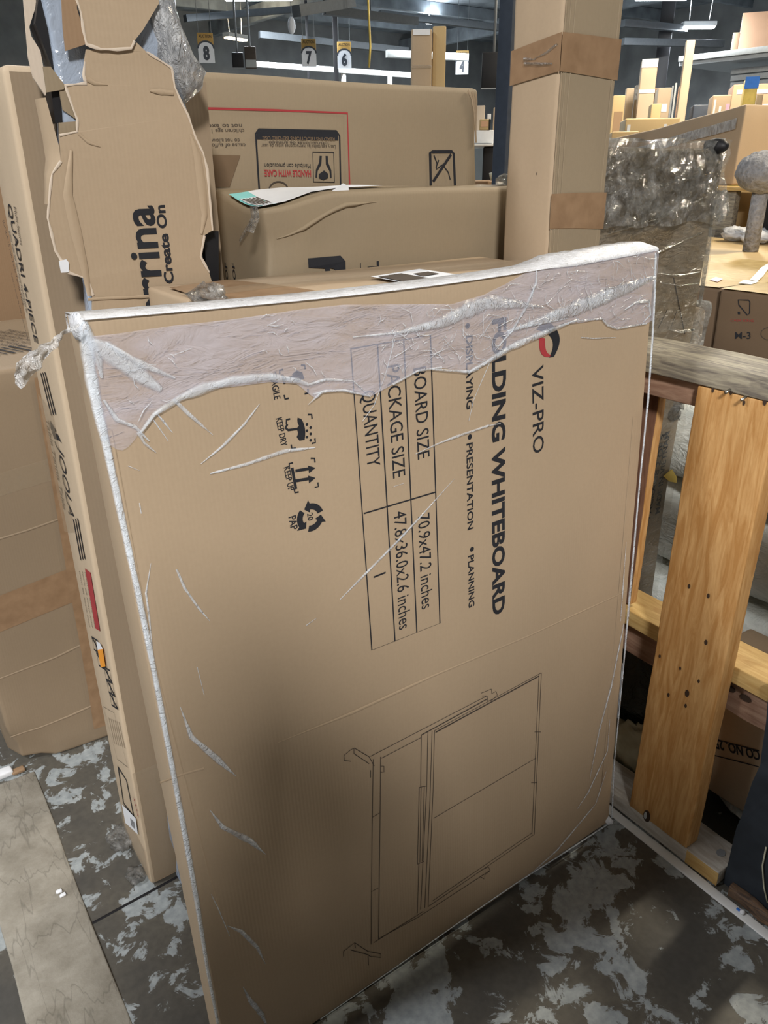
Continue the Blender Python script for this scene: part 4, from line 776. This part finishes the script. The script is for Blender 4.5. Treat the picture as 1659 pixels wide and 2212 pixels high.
# plush post
cat = empty('plush_post', ond(1630, 500, 4.0), 'grey plush pad on a grey post, at the right edge above the lit cartons', 'post')
p = ond(1650, 372, 4.0); b = MB(bend(.004, 30, 2)); b.blob(p, (.115, .115, .085), 'plush', .08, 3, 32, 20, 1); b.build('pad', cat)
b = MB(); q = ond(1628, 500, 4.0); b.tube([V(q.x, q.y, .998), V(q.x, q.y, p.z)], .034, 'plush', 16); b.build('post', cat)
b = MB(); p = ond(1657, 390, 4.5); b.box((p.x - .01, p.y - .30, .999), (p.x + .02, p.y, p.z), 'black', .004, .1); tag(b.build('partition_board'), 'black partition board edge at the right edge under the grey plush pad', 'panel')
# things low down behind the post
b = MB(); b.blob((1.22, .17, .17), (.10, .12, .17), 'black_bag', .25, 3, 36, 24, 4, .002); tag(b.build('rubbish_bag'), 'shiny black plastic bag on the floor behind the rail', 'bag')
b = MB(); b.blob((1.11, .10, .055), (.035, .07, .070), 'cream_bag', .25, 3, 32, 20, 9, .002); tag(b.build('plastic_bag'), 'cream plastic bag on the floor in front of the black bag', 'bag')
b = MB(); c_ = V(1.128, .052, .12)
for k in range(90):
    a_ = R.random() * 6.28; r_ = .016 * R.random() ** .5; p = c_ + V(r_ * math.cos(a_), r_ * math.sin(a_), 0); e = p + V(R.gauss(0, .012), R.gauss(.01, .012), 0)
    b.tube([V(e.x, e.y, .012), p.lerp(e, .5) + V(0, 0, .0), V(p.x, p.y, .26 + R.random() * .08)], [.002, .003, .0015], 'fur', 5)
o = b.build('brush_tuft'); tag(o, 'shaggy brown bristle tuft between the black bag and the post', 'bristles')
# torn box with upside-down lettering
b = MB(bend(.004, 8, 3)); b.box((1.12, -.42, .075), (1.40, .03, .335), 'card', .006, .04)
def qt(s_, p, q, h): a_ = onx(*p, 1.1185); d = onx(*q, 1.1185) - a_; b.text(s_, a_, d, V(0, 0, -1), h, 'ink', d.length, .03)
qt('CO NO. 25Y', (1640, 1622), (1532, 1592), .022); b.stroke([onx(1530, 1592, 1.1185), onx(1640, 1622, 1.1185)], .0025, 'ink', (-1, 0, 0)); b.stroke([onx(1530, 1628, 1.1185), onx(1640, 1657, 1.1185)], .0025, 'ink', (-1, 0, 0))
o = tag(b.build('carton'), 'brown carton with upside-down lettering low behind the post', 'carton')
b = MB(); b.beam((1.116, .03, .338), (1.116, -.42, .338), .004, .014, 'card_pale'); b.build('flap', o)
b = MB(); b.blob((1.24, -.24, .036), (.10, .20, .030), 'poly', .3, 3, 28, 14, 3, .002); tag(b.build('film_bundle'), 'flattened white film bundle under the carton with upside-down lettering', 'film bundle')

# ================================================================== steel column and the far hall
b = MB(); p = ond(1105, 100, 4.5); b.box((p.x - .05, p.y - .05, 0), (p.x + .05, p.y + .05, CEIL), 'navy', .006, .5); col_ = tag(b.build('steel_column'), 'dark navy steel column left of the tall taped carton', 'column')
b = MB(); b.tube([(p.x + .065, p.y - .055, .02), (p.x + .065, p.y - .055, CEIL - .05)], .012, 'grey_light', 8); b.build('conduit', col_)
# hanging bay numbers
def sign(px, pt, pb, d, num, group='hanging bay number signs'):
    a_ = ond(px, pt, d); z1 = a_.z; z0 = ond(px, pb, d).z; H_ = z1 - z0; W_ = H_ * .60; fwd = (CAM - a_); fwd.z = 0; fwd.normalize(); rt = V(-fwd.y, fwd.x, 0)
    M = Matrix((rt, -fwd, V(0, 0, 1))).transposed(); c0 = V(a_.x, a_.y, (z0 + z1) / 2)
    o = empty('bay_sign', (a_.x, a_.y, z0), 'hanging white and gold bay sign with the number ' + num, 'sign', group)
    b = MB(); b.obox(c0 + V(0, 0, H_ * .25), (W_ / 2, .006, H_ * .25), M, 'sign_gold'); f0 = fwd * .0072
    b.text('AUCTION', c0 + f0 + rt * (-W_ * .4) + V(0, 0, H_ * .34), rt, V(0, 0, 1), H_ * .10, 'ink_soft', W_ * .8, .02); b.build('header', o)
    b = MB(); pts = [c0 + f0 * .9 + rt * (W_ * .5 * math.cos(t_)) + V(0, 0, -H_ * .02 + H_ * .24 * math.sin(t_)) for t_ in [math.pi * k / 12 for k in range(13)]]
    b.poly(pts + [c0 + f0 * .9 + rt * (-W_ * .5) + V(0, 0, -H_ * .5), c0 + f0 * .9 + rt * (W_ * .5) + V(0, 0, -H_ * .5)], 'sign_white', .008, -fwd)
    b.stroke([p + fwd * .001 for p in pts], H_ * .06, 'navy', fwd)
    b.text(num, c0 + f0 * 1.3 + rt * (-W_ * .20) + V(0, 0, -H_ * .38), rt, V(0, 0, 1), H_ * .42, 'navy', W_ * .40, .05); b.build('number_panel', o)
    b = MB()
    for sd in (-1, 1): b.tube([c0 + rt * sd * W_ * .4 + V(0, 0, H_ * .5), V(c0.x, c0.y, CEIL) + rt * sd * W_ * .4], .004, 'steel', 5)
    each(b, 'wire', o)
sign(442, 71, 136, 11.6, '8'); sign(666, 84, 144, 13.2, '7'); sign(743, 90, 148, 14.0, '6'); sign(999, 109, 161, 16.0, '4')

FWD = V(math.sin(YAW), math.cos(YAW), 0); RGT = V(FWD.y, -FWD.x, 0)
def slab(name, lab, cat, x0, x1, yt, yb, d, dep, mat, turn=0, group=None, zb=None, parts=()):
    """box standing at distance d whose front spans the photo columns x0..x1 and rises to row yt; rests at zb or row yb"""
    if x0 > 1318 and x1 < 1700 and d < 9 and zb == 0: d *= 1.32
    a_ = ond(x0, yt, d); c_ = ond(x1, yt, d); W_ = (c_ - a_).length; z1 = (a_.z + c_.z) / 2; z0 = zb if zb is not None else ond((x0 + x1) / 2, yb, d).z; m_ = (a_ + c_) / 2; rt = (c_ - a_); rt.z = 0; rt.normalize()
    rt = Matrix.Rotation(turn, 3, 'Z') @ rt; fw_ = V(-rt.y, rt.x, 0); M = Matrix((rt, fw_, V(0, 0, 1))).transposed(); c0 = V(m_.x, m_.y, (z0 + z1) / 2) + fw_ * dep / 2
    b = MB(); b.obox(c0, (W_ / 2, dep / 2, (z1 - z0) / 2), M, mat, min(.012, W_ * .1)); o = tag(b.build(name), lab, cat, group)
    for (pn, u0, u1, v0, v1, pm) in parts:
        b = MB(); f0 = -fw_ * (dep / 2 + .004); P = [c0 + f0 + rt * W_ * (u_ - .5) + V(0, 0, (z1 - z0) * (v_ - .5)) for u_, v_ in ((u0, v0), (u1, v0), (u1, v1), (u0, v1))]
        b.poly(P, pm, .003, fw_); b.build(pn, o)
    if name in ('monitor', 'dark_board'):
        b = MB(); p = c0 + V(0, 0, (z1 - z0) * .5 - .02); b.tube([p, V(p.x, p.y, CEIL)], .015, 'steel', 6); b.build('hanger', o)
    return o
GP = 'far carton piles'
# tower carton above the red-lined one
slab('carton', 'tall carton tower standing behind the red-lined carton, taped near its top', 'carton', 888, 934, 62, 0, 5.2, .45, 'card', .0, None, 0, [('packing_tape', 0, 1, .905, .912, 'tape_clear'), ('label', .1, .9, .985, .999, 'paper')])
slab('carton', 'narrow pale carton pressed against the right of the tall carton tower', 'carton', 935, 964, 56, 0, 5.25, .3, 'card_lit_gold', .0, None, 0)
# right: piles under the far lamps
slab('carton', 'tall slim carton standing alone in the far piles, white film on its top', 'carton', 1388, 1423, 127, 0, 8.0, .3, 'card_pale', .05, GP, 0, [('film_cap', 0, 1, .965, 1.0, 'film_fold'), ('packing_tape', 0, 1, .86, .875, 'paper'), ('slot', .35, .48, .60, .72, 'card_brown')])
slab('carton', 'thin pole-like carton reaching up to the lamp on wires', 'carton', 1484, 1503, 86, 0, 7.6, .14, 'card_pale', .1, GP, 0)
slab('carton', 'brown carton between the slim tall carton and the steel rods', 'carton', 1423, 1452, 189, 0, 8.6, .4, 'card_pale', .1, GP, 0, [('label', .3, .8, .88, .92, 'paper')])
slab('carton', 'short dark carton top beside the slim tall carton', 'carton', 1410, 1424, 190, 0, 8.9, .4, 'card_brown', .1, GP, 0)
slab('carton', 'brown carton at the left end of the far piles, next to the tall taped carton', 'carton', 1325, 1352, 206, 0, 8.0, .5, 'card_lit_gold', .1, GP, 0, [('arch', .2, .9, .1, .92, 'card_brown')])
slab('carton', 'narrow upright carton left of the slim tall carton', 'carton', 1354, 1371, 190, 0, 8.5, .15, 'card_pale', .1, GP, 0); slab('carton', 'narrow white-capped carton touching the slim tall carton', 'carton', 1374, 1384, 184, 0, 8.3, .12, 'card_grey', .1, GP, 0, [('film_cap', 0, 1, .93, 1, 'film_fold')])
slab('carton', 'small yellow carton in front of the slim tall carton', 'carton', 1408, 1430, 224, 0, 7.4, .3, 'card_lit_gold', .1, GP, 0, [('label', .1, .9, .78, .90, 'paper')])
slab('carton', 'long low golden carton across the far piles', 'carton', 1352, 1470, 255, 0, 6.6, .6, 'card_lit_gold', .12, GP, 0, [('label', .04, .10, .88, .97, 'paper'), ('label', .72, .77, .88, .97, 'paper')])
slab('carton', 'golden carton with a white and pink label beside the tall taped carton', 'carton', 1322, 1381, 284, 0, 5.6, .5, 'card_lit_gold', .08, GP, 0, [('label', .28, .90, .86, .965, 'paper'), ('pink_patch', .36, .66, .875, .95, 'pink')])
for k in range(4): slab('metal_rod', ('leftmost', 'second', 'third', 'rightmost')[k] + ' of four upright rods left of the pole-like carton', 'rod', 1452 + k * 7, 1456 + k * 7, 185 - k * 6 + (0 if k != 2 else 14), 0, 8.2, .03, ('steel', 'grey_light', 'wood_pink', 'steel')[k], 0, 'upright rods in the far piles', 0)
slab('navy_case', 'navy blue case lying between the pole-like carton and the big carton', 'case', 1499, 1536, 226, 250, 7.6, .4, 'navy', .1, None, 0)
slab('carton', 'brown carton with white and pink scraps left of the blue-topped carton', 'carton', 1541, 1582, 205, 0, 7.0, .4, 'card', .1, GP, 0, [('label', .1, .2, .90, .98, 'paper'), ('label', .4, .52, .86, .95, 'paper'), ('pink_patch', .75, .95, .9, .96, 'pink')])
slab('carton', 'pinkish orange carton at the right edge behind the blue-topped one', 'carton', 1585, 1680, 181, 0, 8.0, .6, 'card_orange', .1, GP, 0, [('label', .1, .95, .955, .975, 'paper')])
slab('carton', 'yellow upright carton with a bright blue top', 'carton', 1612, 1640, 170, 0, 6.5, .18, 'yellow', .1, GP, 0, [('blue_wrap', -.05, 1.05, .962, 1.008, 'blue')])
slab('carton', 'grey brown carton behind the blue-topped carton', 'carton', 1636, 1650, 203, 0, 6.7, .2, 'card_grey', .1, GP, 0)
slab('pale_box', 'pale blue box at the right edge beside the blue-topped carton', 'box', 1648, 1690, 224, 0, 6.2, .2, 'paper', .1, GP, 0)
slab('plank_stack', 'light planks stacked just left of the big carton', 'planks', 1384, 1412, 288, 306, 6.6, .4, 'pine_y', .1, None, 0)
# mezzanine with orange cartons
def deck():
    a_ = ond(1470, 112, 13.5); c_ = ond(1760, 104, 12.6); rt = (c_ - a_); rt.z = 0; L = rt.length; rt.normalize(); fw_ = V(-rt.y, rt.x, 0); M = Matrix((rt, fw_, V(0, 0, 1))).transposed(); z = (a_.z + c_.z) / 2; c0 = (a_ + c_) / 2; c0.z = z
    o = empty('mezzanine', (c0.x, c0.y, 0), 'dark raised platform with a pale front edge at the upper right', 'platform')
    b = MB(); b.obox(c0 + fw_ * 1.2 + V(0, 0, -.06), (L / 2, 1.2, .05), M, 'steel'); b.build('deck', o)
    b = MB(); b.obox(c0 + V(0, 0, -.02), (L / 2, .03, .035), M, 'grey_light'); b.build('edge_beam', o)
    for k in range(5): b = MB(); b.obox(c0 + rt * (L * .18) + fw_ * .3 + V(0, 0, -.22 - k * .085), (L * .32 - k * .01, .06, .034), M, 'steel'); b.build('louver', o)
    for u_ in (.46, .49): b = MB(); q = c0 + rt * L * u_ + fw_ * .6; b.box((q.x - .05, q.y - .05, 0), (q.x + .05, q.y + .05, z - .11), 'steel', .004, .5); b.build('leg', o)
    return z
dzk = deck()
slab('carton', 'large orange carton on the raised platform at the upper right corner', 'carton', 1606, 1760, 22, 0, 13.6, .9, 'card_orange', .0, 'orange cartons on the raised platform', dzk - .005)
slab('carton', 'small orange carton left of the large one on the raised platform', 'carton', 1584, 1600, 70, 0, 13.6, .4, 'card_orange', .0, 'orange cartons on the raised platform', dzk - .005)
# left: rail, columns, screens
for k, (px, wd_, d, lab) in enumerate(((722, 11, 14.5, 'dark column between the bay numbers 7 and 6'), (1446, 30, 15.9, 'dark wide column behind the slim tall carton'), (660, 6, 15, 'thin dark column under the bay number 7'))):
    slab('steel_column', lab, 'column', px - wd_ / 2, px + wd_ / 2, 0, 0, d, .15, 'black', 0, None, 0)
slab('monitor', 'black screen hanging right of the bay number 8', 'screen', 500, 525, 113, 148, 13, .08, 'black', 0, None, None, [('bezel', 0, 1, 0, .06, 'steel')]); slab('monitor', 'dull violet screen beside the black one, right of the bay number 8', 'screen', 527, 552, 100, 148, 13.2, .05, 'ink_soft', 0, None, None, [('picture', .05, .95, .05, .4, 'wall_low')])
slab('dark_board', 'black board hanging beside the navy steel column', 'board', 1042, 1092, 112, 192, 9.0, .06, 'black', 0, None, None, [('frame_edge', 0, 1, 0, .03, 'steel')])
gr = empty('guard_rail', ond(700, 160, 12), 'long white guard rail above the red-lined carton', 'rail')
b = MB(); b.beam(ond(545, 138, 14.6), ond(892, 163, 15.2), .06, .08, 'white'); b.build('rail_bar', gr)
for px in (742, 842): b = MB(); p = ond(px, 154, 14.9); b.box((p.x - .03, p.y - .03, 0), (p.x + .03, p.y + .03, p.z), 'white', .004, .5); b.build('rail_post', gr)
b = MB(); b.beam(ond(835, 116, 14.0), ond(1010, 124, 14.5), .1, .10, 'grey_light'); tag(b.build('pale_beam'), 'pale horizontal beam behind the tall carton tower', 'beam')
b = MB(); b.tube([ond(794, -30, 9.5), ond(797, 40, 9.5), ond(800, 100, 9.5), ond(797, 146, 9.5)], .012, 'yellow', 6); tag(b.build('cable'), 'thin yellow cable hanging right of the bay number 6', 'cable')
b = MB(); p = ond(630, 55, 12); b.blob(p, (.05, .05, .10), 'sign_white', .1); b.tube([p, V(p.x, p.y, CEIL)], .006, 'steel', 5); tag(b.build('bell_lamp'), 'small white bell shape hanging between the bay numbers 8 and 7', 'fitting')
for k, (a_, c_, d) in enumerate((((640, 24), (760, 4), 9.0), ((700, 22), (900, 46), 12.0))):
    b = MB(); b.beam(ond(*a_, d), ond(*c_, d + .8), .10, .10, 'girder'); o = tag(b.build('duct'), ('short grey duct rising towards the upper edge' if k == 0 else 'long thin grey duct sloping behind the yellow cable'), 'duct')
    b = MB(); p = ond((a_[0] + c_[0]) / 2, (a_[1] + c_[1]) / 2, d + .4); b.tube([p, V(p.x, p.y, CEIL)], .01, 'girder', 5); b.build('hanger', o)
for k, (x0, y0_, x1, y1_) in enumerate(((560, 75, 880, 110), (400, 40, 640, 20), (820, 30, 1080, 60), (1345, 50, 1480, 62), (1345, 90, 1560, 95))):
    b = MB(); b.beam(ond(x0, y0_, 15), ond(x1, y1_, 16), .12, .10, 'girder'); struct(b.build('trim_%d' % (k + 4)))
# the shelf seen in the gap beside the navy column
slab('workbench', 'white-topped bench in the gap between the red-lined carton and the navy column', 'bench', 1015, 1090, 311, 316, 6.5, .7, 'white', 0, None, None); slab('black_cabinet', 'black cabinet under the white-topped bench', 'cabinet', 1044, 1078, 317, 370, 6.55, .5, 'black', 0, None, 0)
slab('crate_box', 'small yellow and orange box on the white-topped bench', 'box', 1036, 1060, 257, 281, 6.6, .25, 'card_lit_gold', 0, None, None, [('orange_patch', .15, .75, .3, .8, 'card_orange'), ('dark_strip', .86, 1, 0, 1, 'black')])
slab('white_parcel', 'white parcel under the small yellow box on the bench', 'parcel', 1022, 1068, 281, 310, 6.6, .4, 'paper', 0, None, None); slab('carton', 'tall brown carton behind the white parcel, beside the navy column', 'carton', 1066, 1086, 232, 0, 7.2, .4, 'card', 0, None, 0)
slab('white_bottle', 'small white bottle behind the yellow box', 'bottle', 1053, 1061, 246, 258, 6.7, .06, 'paper', 0, None, None); slab('paper_sheet', 'small pale sheet standing on the bench', 'sheet', 1030, 1048, 228, 311, 7.0, .02, 'card_inner', 0, None, None)
b = MB(); b.tube([ond(1058, 383, 6.2), ond(1086, 376, 6.2)], .03, 'cream_bag', 10); tag(b.build('cream_tube'), 'cream tube lying in front of the black cabinet by the navy column', 'tube'); b = MB(); p = ond(1072, 392, 6.2); b.box((p.x - .3, p.y - .25, 0), (p.x + .25, p.y + .25, ond(1072, 383, 6.2).z - .02), 'card_brown', .01, .2); tag(b.build('carton'), 'low brown carton under the cream tube by the navy column', 'carton')
b = MB(); b.blob(ony(1096, 390, .45), (.02, .03, .012), 'film_crumple', .4, 3, 14, 10, 2); tag(b.build('film_scrap'), 'clear film scrap on top of the creased carton at its right end', 'film scrap')

# ================================================================== the person taking the picture (behind the camera; casts the soft shadow)
def person():
    f = FWD; r = RGT; base = CAM - f * .40; base.z = 0
    def P(a_, c_, z): return base + r * a_ + f * c_ + V(0, 0, z)
    J = []; E = []; RR = []
    def j(p, rad, par=None):
        J.append(p); RR.append(rad)
        if par is not None: E.append((par, len(J) - 1))
        return len(J) - 1
    pel = j(P(0, 0, .90), .19); ab = j(P(0, 0, 1.07), .185, pel); ch = j(P(0, .01, 1.26), .19, ab); nk = j(P(0, .02, 1.46), .055, ch); hd = j(P(0, .045, 1.56), .085, nk); tp_ = j(P(0, .04, 1.66), .082, hd)
    for s_ in (-1, 1):
        hp_ = j(P(s_ * .10, 0, .84), .125, pel); kn = j(P(s_ * .11, .03, .48), .085, hp_); an = j(P(s_ * .11, 0, .09), .042, kn); j(P(s_ * .12, .14, .035), .034, an)
        sh = j(P(s_ * .18, .01, 1.39), .062, ch); el = j(P(s_ * .21, .10, 1.15), .043, sh); wr = j(P(s_ * .10, .30, 1.28), .028, el); pm = j(P(s_ * .085, .345, 1.315), .030, wr)
        for q in range(4): k1 = j(P(s_ * (.085 - .005 * q), .375, 1.345 - q * .021), .0095, pm); j(P(s_ * .045, .398, 1.350 - q * .021), .008, k1)
        t1 = j(P(s_ * .07, .355, 1.300), .011, pm); j(P(s_ * .040, .370, 1.315), .009, t1)
    me = bpy.data.meshes.new('person'); me.from_pydata([p - base for p in J], E, []); me.update(); o = bpy.data.objects.new('person', me); COL.objects.link(o); o.location = base; o['_o'] = tuple(base)
    me.materials.append(MATS['cloth']); o.modifiers.new('skin', 'SKIN'); sv = me.skin_vertices[0].data
    for k, r_ in enumerate(RR): sv[k].radius = (r_, r_ * (.72 if k in (0, 1, 2) else 1))
    sv[0].use_root = True; m_ = o.modifiers.new('sub', 'SUBSURF'); m_.levels = 2; m_.render_levels = 2
    tag(o, 'person in dark clothes holding up a phone to take the picture', 'person')
    b = MB(); c_ = P(0, .05, 1.60); b.blob(c_, (.074, .092, .112), 'skin', .03, 2, 24, 18); b.blob(P(0, .145, 1.585), (.013, .016, .022), 'skin', .0, 2, 10, 8); b.build('head', o)
    b = MB(); b.blob(P(0, .03, 1.635), (.086, .098, .10), 'hair', .06, 5, 24, 18); b.build('hair', o)
    M = CROT; b = MB(); b.obox(CAM + CROT @ V(0, -.03, .03), (.036, .074, .004), M, 'black', .003); tag(b.build('phone'), 'black phone held up by the person taking the picture', 'phone')
person()
for k, (z0, z1, x0, y0) in enumerate(((0, .70, -.87, -2.15), (.705, 1.40, -.85, -2.13), (1.405, 2.10, -.88, -2.14))):  # unseen stack added to keep key lamp light off floor and lower board
    b = MB(bend(.005, 3, 80 + k)); b.box((x0, y0, z0), (x0 + 1.12, y0 + .42, z1), 'card', .01, .06); o = tag(b.build('carton'), ('lowest', 'middle', 'topmost')[k] + ' carton of the added light-blocking stack, unseen behind the person with the phone', 'carton', 'added stack that blocks lamp light')
    b = MB(); quad(b, [(x0 + .1, y0 + .426, z0 + .27), (x0 + .68, y0 + .426, z0 + .27), (x0 + .68, y0 + .426, z0 + .33), (x0 + .1, y0 + .426, z0 + .33)], 'tape', 2); b.build('packing_tape', o)
for o in S.objects:
    if '_o' in o: del o['_o']
